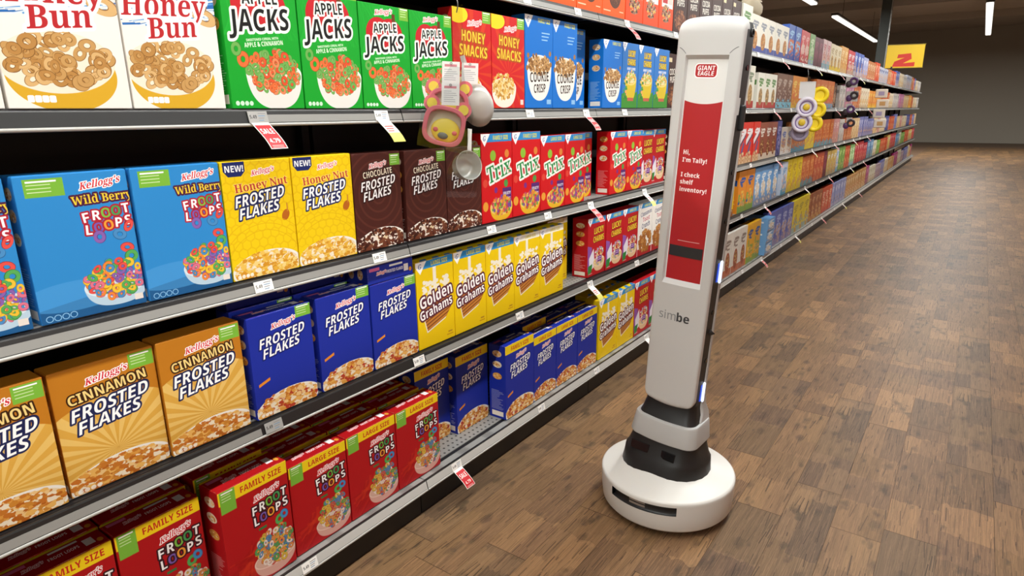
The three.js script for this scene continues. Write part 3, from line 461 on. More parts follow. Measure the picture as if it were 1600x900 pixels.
// ------------------------------------------------------------------ cartons farther down the aisle: one atlas of small prints
const FS = {   // name: [background, title, picture, base band, shape, words]
  ovalblue: ['#e4e0d2', '#8a8f98', '#b9762c', '#3b4a96', 'oval', 'white tan-oval'], ovalred: ['#e2dfcf', '#7d8a70', '#a98752', '#a8322c', 'oval', 'cream red-based'], ovalgreen: ['#e6e4d6', '#5f8a4c', '#a3875a', '#b03a34', 'oval', 'white green-lettered'],
  skyblue: ['#3f5fae', '#8fb8dc', '#c8663a', '#2c3c90', 'blob', 'deep blue'], scarlet: ['#cf3a36', '#e8a49c', '#e0c0b0', '#b0262a', 'blob', 'scarlet'], leaf: ['#7fae68', '#cfe0b8', '#a8c890', '#8fa8b8', 'blob', 'pale green'], plum: ['#6b1c34', '#8f3a50', '#7a2a40', '#5a162a', 'blob', 'maroon'],
  blush: ['#d9b8b8', '#c06a70', '#d8a890', '#7fb0c0', 'blob', 'pink and white'], wheat: ['#e0d2b0', '#b8a070', '#c89a4a', '#e2c22c', 'oval', 'cream yellow-based'], apricot: ['#d9a050', '#e8c890', '#c88a3a', '#d0a870', 'blob', 'apricot'], crimson: ['#c02c34', '#e0d0d0', '#d8c0b8', '#b89080', 'bar', 'crimson'], cobalt: ['#4a62b0', '#c8d0e4', '#9aa8d0', '#b88a70', 'bar', 'cobalt blue'], lavender: ['#a0a4cc', '#d8d8ea', '#b8b0d0', '#c0907a', 'bar', 'lavender'], caramel: ['#b87444', '#e0c4a0', '#c89060', '#c0603c', 'bar', 'caramel'], ember: ['#d2502e', '#e8b49a', '#c86a40', '#c8442a', 'blob', 'orange-red'], frost: ['#b8bccc', '#3c4c80', '#c8a080', '#a8a8b8', 'bar', 'white and navy'],
  cocoabrown: ['#4a2a1e', '#d8ccb8', '#8a5a3a', '#3a2016', 'blob', 'plain brown'], mocha: ['#7d5a48', '#b8a496', '#6a4234', '#74b0c4', 'blob', 'brown blue-based'], amber: ['#d88a34', '#e8c464', '#d8783c', '#e0b83c', 'blob', 'amber'], sunset: ['#d0723a', '#d89a5a', '#d8643a', '#6aa0b8', 'blob', 'orange blue-based'], umber: ['#56362a', '#8a6a54', '#b08a6a', '#4a2e24', 'blob', 'dark umber'], ash: ['#c2bcb6', '#8a8684', '#b8a8a8', '#a8a098', 'bar', 'ash grey'], orchid: ['#b06a90', '#d0a0b8', '#c07a90', '#a87a8a', 'bar', 'orchid pink'], cream: ['#d8ccb4', '#b89a78', '#d0a864', '#b8a080', 'bar', 'cream'], rust: ['#b8582e', '#d8a070', '#c87a48', '#b06a48', 'bar', 'rust'],
  poppy: ['#d4342a', '#e8e4e4', '#5a5a90', '#cba27c', 'diag', 'poppy red'], cookie: ['#8f4a34', '#d8d0c4', '#7a3a22', '#c8b8a4', 'oval', 'brown cookie'], grape: ['#3e4480', '#8a86b0', '#6a6aa0', '#343868', 'blob', 'grape blue'], oat: ['#c8bcae', '#6a78a8', '#b88a64', '#d0ccc8', 'blob', 'oat-coloured'], teal: ['#c07a4a', '#d8a468', '#b86a3c', '#4f92ac', 'blob', 'tan teal-based'], lemon: ['#e8cc1c', '#c8a01c', '#d8a04a', '#d8c044', 'bar', 'lemon yellow'], tangerine: ['#cc6a2e', '#e09a5a', '#c05a2a', '#5c9aa8', 'blob', 'tangerine'], rose: ['#c88a88', '#e0bcb4', '#c07060', '#b88478', 'bar', 'rose'], sand: ['#cfae80', '#e4d4b0', '#c0843c', '#b89060', 'bar', 'sand-coloured'], iris: ['#6a70aa', '#b0b0d0', '#8a5a6a', '#8a86a8', 'bar', 'iris blue'],
  sunpurple: ['#f0cc1c', '#e8e0d0', '#5a3a6a', '#9a5a2a', 'diag', 'yellow and purple'], kixorange: ['#df8a2a', '#2c56a0', '#e8b84a', '#7fa04a', 'bar', 'orange blue-lettered'], baby: ['#6ea2d6', '#dfe8f0', '#e0d0b8', '#8a94b0', 'blob', 'light blue'], violet: ['#38305a', '#5a4c80', '#4a4070', '#2c2648', 'bar', 'dark violet'], powder: ['#c4cfe0', '#7fa0c8', '#d8b8a0', '#5aa0c0', 'blob', 'powder blue'], brick: ['#b84a2c', '#d88a5a', '#c86a3a', '#c05a3a', 'bar', 'brick red'], gold: ['#c8aa58', '#d8d0c0', '#b88a4a', '#b0a080', 'bar', 'dull gold'], lime: ['#6f9a44', '#b0c878', '#8aae5a', '#6a8a48', 'bar', 'leaf green'], ruby: ['#b02c38', '#d88a8a', '#c05048', '#98303a', 'bar', 'ruby red'], azure: ['#5a80a8', '#a8c4d8', '#4a6a90', '#6a8a70', 'bar', 'azure'],
  bran: ['#dcd6cc', '#8a7a70', '#9a4a30', '#b86a4a', 'oval', 'white brown-bowl'], kixyellow: ['#e4a81e', '#34559a', '#e8c04a', '#8aa44a', 'bar', 'golden blue-lettered'], royal: ['#5a64b0', '#a8b0dc', '#c0a090', '#8a80a8', 'blob', 'royal violet'], canary: ['#e6cf28', '#b8a424', '#c8903a', '#9ab0a8', 'bar', 'canary yellow'], walnut: ['#9a5530', '#c8946a', '#b8703a', '#c89a4a', 'bar', 'walnut'], lilac: ['#8f98c8', '#c8cce4', '#5a6090', '#a8a4c0', 'bar', 'lilac'], biscuit: ['#c09058', '#e0cca0', '#c07038', '#b88a60', 'bar', 'biscuit'], magenta: ['#a83a78', '#c88aa8', '#8f5a60', '#7a4a58', 'bar', 'magenta'], ivory: ['#d0ccb8', '#a8a088', '#b8905a', '#a89880', 'bar', 'ivory'], mauve: ['#a08a98', '#c0b0bc', '#8a6a78', '#987a80', 'bar', 'mauve'],
};
const FK = {}, FN = Object.keys(FS), FCW = 168, FCH = 192, FCOL = 12, FW2 = FCOL * FCW, FH2 = Math.ceil(FN.length / FCOL) * FCH;
{
  const c = cnv(FW2, FH2), g = c.getContext('2d');
  FN.forEach((k, i) => {
    const [bg, ti, pc, bs, sh] = FS[k], x0 = (i % FCOL) * FCW, y0 = Math.floor(i / FCOL) * FCH;
    g.save(); g.beginPath(); g.rect(x0, y0, FCW, FCH); g.clip(); g.translate(x0, y0); rect(g, bg, 0, 0, FCW, FCH);
    rect(g, bs, 0, 158, 128, 34);
    for (let j = 0; j < 7; j++) rect(g, ti, rr(22, 60), 30 + j * 6, rr(14, 46), 8);
    g.fillStyle = ti; g.beginPath(); g.ellipse(64, 44, 44, 12, -0.1, 0, 7); g.fill(); rect(g, bg, 30, 43, 70, 3);
    if (sh === 'oval') { g.fillStyle = pc; g.beginPath(); g.ellipse(66, 130, 34, 46, 0, 0, 7); g.fill(); heap(g, 66, 128, 26, 36, 40, (x, y) => flake(g, x, y, 6, pick([pc, '#c9a468', '#8a6434']))); }
    if (sh === 'blob') { heap(g, 66, 110, 46, 34, 60, (x, y) => flake(g, x, y, rr(6, 14), pick([pc, ti, pc]))); heap(g, 66, 160, 50, 24, 26, (x, y) => flake(g, x, y, rr(5, 10), pick([bs, pc]))); }
    if (sh === 'bar') { for (let j = 0; j < 9; j++) rect(g, pick([pc, ti, bs, bg]), rr(0, 100), rr(70, 160), rr(10, 40), rr(10, 50)); heap(g, 70, 140, 44, 34, 30, (x, y) => flake(g, x, y, rr(5, 11), pick([pc, bs, '#c8a070']))); }
    if (sh === 'diag') { g.save(); g.translate(64, 70); g.rotate(-0.5); rect(g, '#e6e4e6', -60, -16, 120, 24); rect(g, '#3a4468', -50, 10, 100, 10); g.restore(); poly(g, pc, [[40, 150], [80, 90], [100, 96], [64, 156]]); heap(g, 66, 164, 54, 24, 40, (x, y) => flake(g, x, y, rr(5, 10), pick([bs, '#e0c49a', '#b8844a']))); }
    rect(g, ti, 134, 40, 26, 26); for (let j = 0; j < 7; j++) rect(g, 'rgba(235,232,225,0.5)', 133, 90 + j * 9, rr(10, 26), 4);
    g.restore();
    FK[k] = { W: FW2, H: FH2, f: [x0 + 1, y0 + 1, x0 + 127, y0 + 191], s: [x0 + 129, y0 + 1, x0 + 167, y0 + 191], t: [x0 + 2, y0 + 2, x0 + 124, y0 + 14], key: k };
  });
  FK.mat = paper(ctex(c));
}
{
  // runs: [kind, how many, width, height, (front x)], laid in order from the start
  const runs = {
    E: [-4.752, [['ovalgreen', 1, 0.23, 0.29], ['ovalblue', 5, 0.222, 0.25], ['skyblue', 2, 0.225, 0.285], ['scarlet', 2, 0.19, 0.28], ['leaf', 1, 0.22, 0.28], ['plum', 2, 0.205, 0.27], ['blush', 2, 0.21, 0.28], ['wheat', 3, 0.22, 0.27], ['apricot', 2, 0.23, 0.29], ['crimson', 2, 0.26, 0.28], ['cobalt', 3, 0.25, 0.29], ['lavender', 2, 0.23, 0.27], ['caramel', 4, 0.21, 0.25], ['ember', 3, 0.22, 0.27], ['frost', 4, 0.2, 0.25]]],
    D: [-3.914, [['umber', 4, 0.215, 0.29], ['ovalred', 2, 0.2, 0.3], [0, 0.1], ['ovalgreen', 3, 0.188, 0.262, -0.012], ['mocha', 3, 0.185, 0.28], ['amber', 3, 0.2, 0.28], [0, 0.06], ['cocoabrown', 2, 0.19, 0.27, -0.06], ['sunset', 5, 0.2, 0.285], ['umber', 2, 0.2, 0.28, -0.05], ['ash', 2, 0.2, 0.26], ['orchid', 3, 0.21, 0.28], ['rust', 3, 0.2, 0.28], ['cream', 4, 0.21, 0.27], ['amber', 4, 0.2, 0.25]]],
    C: [-3.81, [['scarlet', 4, 0.225, 0.29], ['poppy', 4, 0.186, 0.305], ['cookie', 3, 0.186, 0.296], ['grape', 1, 0.16, 0.3], ['oat', 2, 0.2, 0.24], ['teal', 3, 0.2, 0.28], ['lemon', 2, 0.22, 0.29], ['tangerine', 5, 0.21, 0.28], ['rose', 2, 0.2, 0.28], ['ash', 2, 0.2, 0.27], ['rust', 3, 0.2, 0.28], ['sand', 3, 0.21, 0.27], ['iris', 4, 0.21, 0.28]]],
    B: [-3.575, [['oat', 5, 0.23, 0.29], ['sunpurple', 1, 0.16, 0.314], [0, 0.11], ['kixorange', 2, 0.215, 0.32], ['baby', 4, 0.186, 0.31], ['violet', 1, 0.15, 0.3, -0.06], ['powder', 1, 0.21, 0.3], ['lemon', 3, 0.205, 0.31], ['tangerine', 3, 0.2, 0.3], ['brick', 3, 0.19, 0.3], ['plum', 1, 0.19, 0.3], ['gold', 3, 0.2, 0.29], ['powder', 1, 0.2, 0.3], ['lime', 2, 0.22, 0.3], ['brick', 2, 0.21, 0.29], ['leaf', 2, 0.22, 0.29], ['ruby', 4, 0.21, 0.3]]],
    A: [-3.556, [['canary', 5, 0.228, 0.31, 0.004], ['bran', 3, 0.195, 0.33, 0.006], ['kixyellow', 2, 0.2, 0.325, 0.006], [0, 0.3], ['royal', 4, 0.225, 0.33, 0.004], ['canary', 3, 0.26, 0.335, 0.004], ['walnut', 4, 0.205, 0.31], ['ember', 3, 0.21, 0.3], ['lilac', 5, 0.21, 0.3], ['biscuit', 5, 0.2, 0.29]]],
  };
  const END = -12.2, tails = {};
  const seenRun = {};
  const total = {}; for (const s of 'ABCDE') for (const r of runs[s][1]) if (r[0]) total[s + r[0]] = (total[s + r[0]] || 0) + 1;
  for (const s of 'ABCDE') {
    let z = runs[s][0];
    for (const r of runs[s][1]) {
      if (!r[0]) { z -= r[1]; continue; }
      const [k, n, w, h] = r, x = r[4] ?? -0.012, key = s + k; seenRun[key] = (seenRun[key] || 0) + 1;
      const which = total[key] > 1 ? (seenRun[key] === 1 ? 'nearer run of ' : 'farther run of ') : '';
      for (let i = 0; i < n && z - w > END; i++) {
        const words = FS[k][5];
        const label = n > 1 ? `${ORD[i]} of ${which}${NUM[n]} ${words} cartons, ${SHN[s]}, past the robot` : `single ${which ? which.split(' ')[0] + ' ' : ''}${words} carton on the ${SHN[s]} past the robot`;
        const m = mesh(numbered('food_carton'), cartonGeo(w - 0.003, h, 0.065, FK[k], false), FK.mat, scene);
        m.position.set(x - 0.0325 - rr(0, 0.006), SH[s] + 0.0002, z - w / 2); m.rotation.y = rr(-0.008, 0.008); tag(m, label, 'carton', `${words} cartons on the ${SHN[s]}${which ? ', ' + which.split(' ')[0] : ''}`); z -= w;
      }
      if (z - w <= END) break;
    }
    tails[s] = z;
  }
  // display stack sticking out of the bottom shelf
  for (let i = 0; i < 3; i++) { const m = mesh(numbered('food_carton'), cartonGeo(0.24, 0.105, 0.2, FK.baby, false), FK.mat, scene); m.position.set(-0.055 + i * 0.004, SH.A + 0.0002 + i * 0.1054, -5.83); tag(m, `light blue carton on its side, ${['bottom', 'middle', 'top'][i]} of a stack jutting from the bottom shelf`, 'carton', 'stack of light blue cartons'); }
  // the rest, too far to tell apart: one object
  const pal = { E: ['frost', 'caramel', 'ember', 'cobalt', 'cream', 'ash'], D: ['amber', 'rust', 'cream', 'ash', 'orchid', 'sand'], C: ['iris', 'sand', 'rose', 'cream', 'grape', 'brick'], B: ['ruby', 'azure', 'ivory', 'lime', 'brick', 'gold'], A: ['biscuit', 'magenta', 'ivory', 'mauve', 'iris', 'cream'] };
  const gs = [];
  for (const s of 'ABCDE') { let z = tails[s], i = 0; while (z > -20.6) { const k = pal[s][i++ % 6], n = 2 + Math.floor(rnd() * 4), w = rr(0.18, 0.25), h = rr(0.23, s === 'A' ? 0.31 : 0.285); for (let j = 0; j < n && z - w > -20.75; j++) { gs.push(cartonGeo(w - 0.003, h, 0.065, FK[k], false).clone().translate(-0.045 - rr(0, 0.01), SH[s] + 0.0002, z - w / 2)); z -= w; } if (z - w <= -20.75) break; } }
  tag(mesh('distant_cartons', merge(gs), FK.mat, scene), 'distant mixed cartons filling the far end of the shelves', 'cartons', null, 'stuff');
  // the shelving across the aisle, just outside the picture
  const op = thing('opposite_shelving', 2.47, 0, -9.6, 'long black shelving run across the aisle, right of the picture', 'shelving'); op.rotation.y = Math.PI;
  const OL = 22.6; mesh('back_panel', box(0.014, 2.1, OL, -0.462, 1.06, 0), blackMetal, op); mesh('kick_plate', box(0.02, 0.11, OL, -0.012, 0.055, 0), blackMetal, op);
  for (const s of 'ABCDE') { mesh('shelf', box(0.45, 0.03, OL, -0.231, SH[s] - 0.015, 0), blackMetal, op); mesh('price_rail', box(0.006, 0.03, OL, 0.003, SH[s] - 0.016, 0), insertMat, op); }
  const og = []; for (const s of 'ABCDE') { let z = 1.6; while (z > -20.6) { const kk = pick(FN), n = 2 + Math.floor(rnd() * 4), w = rr(0.18, 0.25), h = rr(0.23, 0.29); for (let j = 0; j < n && z > -20.6; j++) { const q = cartonGeo(w - 0.003, h, 0.065, FK[kk], false).clone().rotateY(Math.PI); og.push(q.translate(2.47 + 0.045, SH[s] + 0.0002, z - w / 2)); z -= w; } } }
  tag(mesh('opposite_cartons', merge(og), FK.mat, scene), 'mixed cartons filling the shelves across the aisle', 'cartons', null, 'stuff');
  // loose things on top of the tall cartons
  const bag = thing('paper_bag', -0.075, SH.E + 0.252, -5.15, 'beige bag lying on the white cartons of the top shelf', 'bag');
  const bg = new THREE.SphereGeometry(0.5, 20, 14), bp = bg.attributes.position; for (let i = 0; i < bp.count; i++) { const y = bp.getY(i), q = 1 + 0.06 * Math.sin(bp.getZ(i) * 17) * Math.cos(bp.getX(i) * 13); bp.setXYZ(i, Math.sign(bp.getX(i)) * Math.pow(Math.abs(bp.getX(i)) * 2, 0.6) * 0.05 * q, (Math.sign(y) * Math.pow(Math.abs(y) * 2, 0.7) * 0.5 + 0.5) * 0.11, Math.sign(bp.getZ(i)) * Math.pow(Math.abs(bp.getZ(i)) * 2, 0.6) * 0.17 * q); } bg.computeVertexNormals();
  mesh('pouch', bg, std(0xa89c84, 0.7), bag); mesh('seal', box(0.06, 0.012, 0.3, 0, 0.112, 0), std(0xb8ac94, 0.6), bag);
}

// ------------------------------------------------------------------ price tags
const tagTex = (kind) => {
  const c = cnv(128, kind === 'flag' || kind === 'flagyellow' ? 192 : 72), g = c.getContext('2d'), H = c.height;
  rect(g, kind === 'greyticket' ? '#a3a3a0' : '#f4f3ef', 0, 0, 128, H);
  if (kind.endsWith('ticket')) { txt(g, '5.49', 32, 34, 30, { fill: '#333', sx: 0.8 }); for (let i = 0; i < 4; i++) rect(g, i % 2 ? '#6a90b0' : '#88898c', 66, 12 + i * 14, 50 - i * 6, 5); }
  if (kind === 'flag') { rect(g, '#d2232e', 6, 14, 116, 170); txt(g, 'SALE', 64, 52, 46, { fill: '#fbf6f2', sx: 0.9 }); txt(g, '4.79', 64, 118, 46, { fill: '#f6efe8', sx: 0.9 }); for (let i = 0; i < 2; i++) rect(g, '#f0c8c4', 20, 156 + i * 14, 88, 6); }
  if (kind === 'flagyellow') { rect(g, '#e6e27a', 0, 96, 128, 96); for (let i = 0; i < 3; i++) rect(g, '#c8504a', 16, 40 + i * 18, 92 - i * 14, 8); }
  return ctex(c);
};
const ticketMat = std(0xffffff, 0.5, { map: tagTex('ticket') }), greyTicketMat = std(0xffffff, 0.45, { map: tagTex('greyticket') }), flagMat = std(0xffffff, 0.5, { map: tagTex('flag') }), flagYMat = std(0xffffff, 0.5, { map: tagTex('flagyellow') });  // grey ticket: dimming by smoky plastic put into the paper colour
const frontUV = (g) => { const n = g.attributes.normal, u = g.attributes.uv, p = g.attributes.position; g.computeBoundingBox(); const b = g.boundingBox; for (let i = 0; i < u.count; i++) u.setXY(i, (b.max.z - p.getZ(i)) / (b.max.z - b.min.z), (p.getY(i) - b.min.y) / (b.max.y - b.min.y)); return g; };
const ticketGeo = frontUV(box(0.0012, 0.028, 0.052));
const flagGeo = (() => { const g = new THREE.BoxGeometry(0.0012, 0.078, 0.046, 1, 8, 1); frontUV(g); const p = g.attributes.position; for (let i = 0; i < p.count; i++) { const t = (0.039 - p.getY(i)) / 0.078; p.setX(i, p.getX(i) + 0.05 * t + 0.012 * Math.sin(t * 3)); p.setY(i, p.getY(i) + 0.018 * t * t); p.setZ(i, p.getZ(i) - 0.012 * t); } g.computeVertexNormals(); return g; })();
function priceTag(s, z, type, label, group = 'price tags on the shelf rails') {
  const ox = s === 'A' ? 0.026 : 0, t = thing('price_tag', ox + 0.0082, SH[s] - 0.0198, z, label, 'price tag', group);
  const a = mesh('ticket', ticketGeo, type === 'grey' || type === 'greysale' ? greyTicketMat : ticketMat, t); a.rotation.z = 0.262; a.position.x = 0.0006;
  if (/sale|yellow/.test(type)) { const f = mesh('hanging_flag', flagGeo, /sale/.test(type) ? flagMat : flagYMat, t); f.position.set(0.005, -0.052, 0); }
}
for (const [s, list] of Object.entries({
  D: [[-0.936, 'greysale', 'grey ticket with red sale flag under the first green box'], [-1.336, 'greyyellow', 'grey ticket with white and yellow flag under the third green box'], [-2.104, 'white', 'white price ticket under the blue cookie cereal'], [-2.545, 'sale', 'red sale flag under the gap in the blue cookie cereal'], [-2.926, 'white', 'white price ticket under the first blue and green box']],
  C: [[-0.899, 'white', 'white price ticket under the first yellow honey nut box'], [-1.292, 'white', 'white price ticket under the first brown chocolate box'], [-1.848, 'white', 'white price ticket under the first red fruit cereal box'], [-2.236, 'white', 'white price ticket under the first shorter red fruit box'], [-2.605, 'sale', 'red sale flag above the red cereal of the second shelf'], [-3.2, 'yellow', 'yellow flag under the red boxes beside the robot, third shelf up']],
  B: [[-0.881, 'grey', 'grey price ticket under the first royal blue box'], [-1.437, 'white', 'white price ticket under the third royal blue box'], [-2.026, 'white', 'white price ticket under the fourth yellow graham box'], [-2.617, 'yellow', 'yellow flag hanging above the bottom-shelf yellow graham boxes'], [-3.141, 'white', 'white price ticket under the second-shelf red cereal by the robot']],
  A: [[-0.925, 'white', 'white price ticket under the red large-size loops'], [-1.576, 'sale', 'red sale flag at the empty stretch of the bottom shelf'], [-2.149, 'white', 'white price ticket under the blue large-size flakes'], [-2.658, 'white', 'white price ticket under the last blue large-size flakes box'], [-3.255, 'yellow', 'yellow flag under the bottom-shelf red cereal beside the robot']],
  E: [[-2.085, 'white', 'leftmost white price ticket under the plain orange boxes, top shelf'], [-2.458, 'white', 'second white price ticket under the plain orange boxes, top shelf'], [-2.919, 'sale', 'red sale flag under the orange boxes of the top shelf'], [-3.519, 'white', 'white price ticket left of the robot head, top shelf']],
})) for (const [z, ty, lb] of list) priceTag(s, z, ty, lb);
for (const s of 'ABCDE') { let z = -4.9 - rr(0, 0.3), i = 0; while (z > -11.6) { priceTag(s, z, i % 4 === 1 ? 'sale' : i % 4 === 3 ? 'yellow' : 'white', `${ORD[i]} price tag past the robot along the ${SHN[s]} rail`, 'price tags past the robot'); z -= rr(0.55, 0.85); i++; if (i > 11) break; } }

// ------------------------------------------------------------------ clip strips hanging into the aisle
const film = new THREE.MeshPhysicalMaterial({ color: 0xf4f6f6, roughness: 0.03, transmission: 1, thickness: 0, ior: 1.35 });
const card = std(0xd6d5d3, 0.55), chrome = new THREE.MeshStandardMaterial({ color: 0xc6c4be, roughness: 0.36, metalness: 0.45 }), wire = std(0x9a9a98, 0.3, { metalness: 0.9 });
function stripBase(x, y, z, len, yaw, label) {
  const t = thing('clip_strip', x, y, z, label, 'hanging strip'); t.rotation.y = yaw;
  mesh('strip', box(0.036, len, 0.0012, 0, -len / 2, 0), film, t);
  const hook = new THREE.CatmullRomCurve3([[0, -0.02, 0], [0.004, 0.0, 0.006], [0, 0.028, 0.004], [-0.004, 0.05, -0.004], [-0.004, 0.062, -0.02]].map((p) => new THREE.Vector3(...p)));
  mesh('hook', new THREE.TubeGeometry(hook, 14, 0.0018, 6), wire, t); return t;
}
function bearShape(s) { // rounded square head with two round ears
  s *= 0.82; const sh = new THREE.Shape(); const N = 64, pts = [];
  for (let i = 0; i < N; i++) { const a = i / N * Math.PI * 2, c = Math.cos(a), q = Math.sin(a), r = 0.07 / Math.pow(Math.pow(Math.abs(c), 3.2) + Math.pow(Math.abs(q), 3.2), 1 / 3.2); let x = r * c * 1.04, y = r * q * 0.96; for (const e of [-1, 1]) { const dx = x - e * 0.055, dy = y - 0.062; void dx; void dy; } pts.push([x * s, y * s]); }
  pts.forEach((p, i) => (i ? sh.lineTo(...p) : sh.moveTo(...p))); sh.closePath(); return sh;
}
const disc = (r, d, x, y, z, n = 20) => new THREE.CylinderGeometry(r, r, d, n).rotateX(Math.PI / 2).translate(x, y, z);
{
  const yaw = 0.72, t0 = [0.07, 1.69, -1.612];
  stripBase(t0[0], t0[1], t0[2], 0.43, yaw, 'clear plastic merchandising strip hung before the green boxes');
  const pink = std(0xd9707c, 0.4), cream = std(0xd8cdb4, 0.45), yel = std(0xe9cf4e, 0.45), grey = std(0x6a6a68, 0.5), cheek = std(0xd9646a, 0.5);
  const pan = (x, y, z, roll, label) => {
    const t = thing('bear_pan', x, y, z, label, 'baking pan', 'bear-shaped pans on the strip'); t.rotation.set(0, yaw, roll, 'YXZ');
    const outer = bearShape(1), inner = bearShape(0.86); outer.holes.push(new THREE.Path(inner.getPoints(1)));
    mesh('rim', new THREE.ExtrudeGeometry(outer, { depth: 0.022, bevelEnabled: true, bevelSize: 0.0025, bevelThickness: 0.0025, bevelSegments: 2 }), pink, t);
    mesh('tray', new THREE.ExtrudeGeometry(inner, { depth: 0.003, bevelEnabled: false }), cream, t);
    for (const s of [-1, 1]) { const e = mesh('ear', disc(0.024, 0.02, s * 0.047, 0.057, 0.01), pink, t); mesh('ear_pad', disc(0.015, 0.006, s * 0.047, 0.057, 0.021), yel, e); }
    const f = mesh('face', new THREE.SphereGeometry(0.041, 24, 12).scale(1.05, 0.86, 0.22).translate(0.007, -0.012, 0.006), yel, t);
    mesh('nose', new THREE.SphereGeometry(0.0125, 14, 10).scale(1.25, 0.8, 0.4).translate(0.002, -0.028, 0.014), grey, f);
    for (const s of [-1, 1]) mesh('cheek', new THREE.SphereGeometry(0.0075, 12, 8).scale(1.1, 0.9, 0.4).translate(0.006 + s * 0.028, -0.014, 0.0125), cheek, f);
    return t;
  };
  pan(0.112, 1.338, -1.487, -0.24, 'pink and yellow bear-shaped pan hanging in front, nearest the camera');
  pan(0.078, 1.392, -1.548, -0.1, 'pink bear-shaped pan behind the front one, only its ears showing');
  const bagT = thing('plastic_bag', 0.135, 1.338, -1.468, 'clear plastic bag around the front bear-shaped pan', 'plastic bag'); bagT.rotation.set(0, yaw, -0.2, 'YXZ');
  { const s = new THREE.Shape(); [[-0.075, -0.066], [0.072, -0.066], [0.075, 0.045], [0.02, 0.17], [-0.012, 0.17], [-0.075, 0.04]].forEach((p, i) => (i ? s.lineTo(...p) : s.moveTo(...p))); mesh('film', new THREE.ExtrudeGeometry(s, { depth: 0.0008, bevelEnabled: false }).translate(0, 0, 0.012), film, bagT); mesh('seam', box(0.148, 0.004, 0.0014, -0.001, -0.067, 0.012), film, bagT); }
  const lines = ctex((() => { const c = cnv(96, 128), g = c.getContext('2d'); rect(g, '#efeeec', 0, 0, 96, 128); rect(g, '#d88a94', 14, 16, 66, 14); for (let i = 0; i < 6; i++) rect(g, '#b4b6bc', 12, 44 + i * 12, rr(40, 72), 4); return c; })());
  const cardMat = std(0xffffff, 0.55, { map: lines });
  for (const [x, y, z, lb] of [[0.125, 1.49, -1.512, 'upper white printed hang tag above the pink bear pan'], [0.142, 1.428, -1.487, 'lower white hang tag just over the pink bear pan'], [0.085, 1.495, -1.65, 'white hang tag over the metal ladle bowl']]) { const c = thing('hang_tag', x, y, z, lb, 'tag', 'hang tags on the strip'); c.rotation.set(0, yaw, -0.05, 'YXZ'); mesh('card', box(0.052, 0.062, 0.0012), cardMat, c); mesh('eyelet', new THREE.TorusGeometry(0.003, 0.0009, 6, 12).translate(0, 0.026, 0.0012), wire, c); }
  const cupPts = (r, d) => [[0, 0], [r * 0.6, 0.001], [r * 0.9, d * 0.3], [r, d], [r * 1.04, d + 0.001], [r * 1.0, d + 0.003], [r * 0.96, d], [r * 0.86, d * 0.32], [r * 0.56, 0.004], [0, 0.003]].map((p) => new THREE.Vector2(...p));
  const ladle = thing('metal_scoop', 0.085, 1.4, -1.7, 'large brushed metal scoop bowl hanging right of the bear pan', 'scoop'); ladle.rotation.set(0, yaw + 0.2, 0.3, 'YXZ');
  mesh('bowl', new THREE.LatheGeometry(cupPts(0.062, 0.045), 32).rotateX(-Math.PI / 2).scale(0.86, 1.12, 1), chrome, ladle); mesh('handle', box(0.016, 0.1, 0.003, 0, 0.11, -0.038), chrome, ladle);
  const cup = thing('measuring_cup', 0.09, 1.205, -1.588, 'small metal measuring cup at the bottom of the strip', 'measuring cup'); cup.rotation.set(-0.25, yaw + 0.5, -0.2, 'YXZ');
  mesh('bowl', new THREE.LatheGeometry(cupPts(0.045, 0.05), 32).rotateX(Math.PI / 2), chrome, cup); mesh('base', disc(0.026, 0.003, 0, 0, -0.001), chrome, cup); mesh('handle', box(0.014, 0.07, 0.003, 0, 0.08, 0.05), chrome, cup);
  const cb = thing('plastic_bag', 0.165, 1.19, -1.52, 'clear plastic bag hanging over the small metal cup', 'plastic bag'); cb.rotation.set(0, yaw + 0.3, -0.15, 'YXZ');
  { const s = new THREE.Shape(); [[-0.055, -0.07], [0.04, -0.062], [0.05, 0.05], [0.02, 0.075], [-0.04, 0.07], [-0.06, 0.01]].forEach((p, i) => (i ? s.lineTo(...p) : s.moveTo(...p))); mesh('film', new THREE.ExtrudeGeometry(s, { depth: 0.0008, bevelEnabled: false }), film, cb); mesh('header', box(0.05, 0.012, 0.0014, -0.01, 0.072, 0), film, cb); }
}
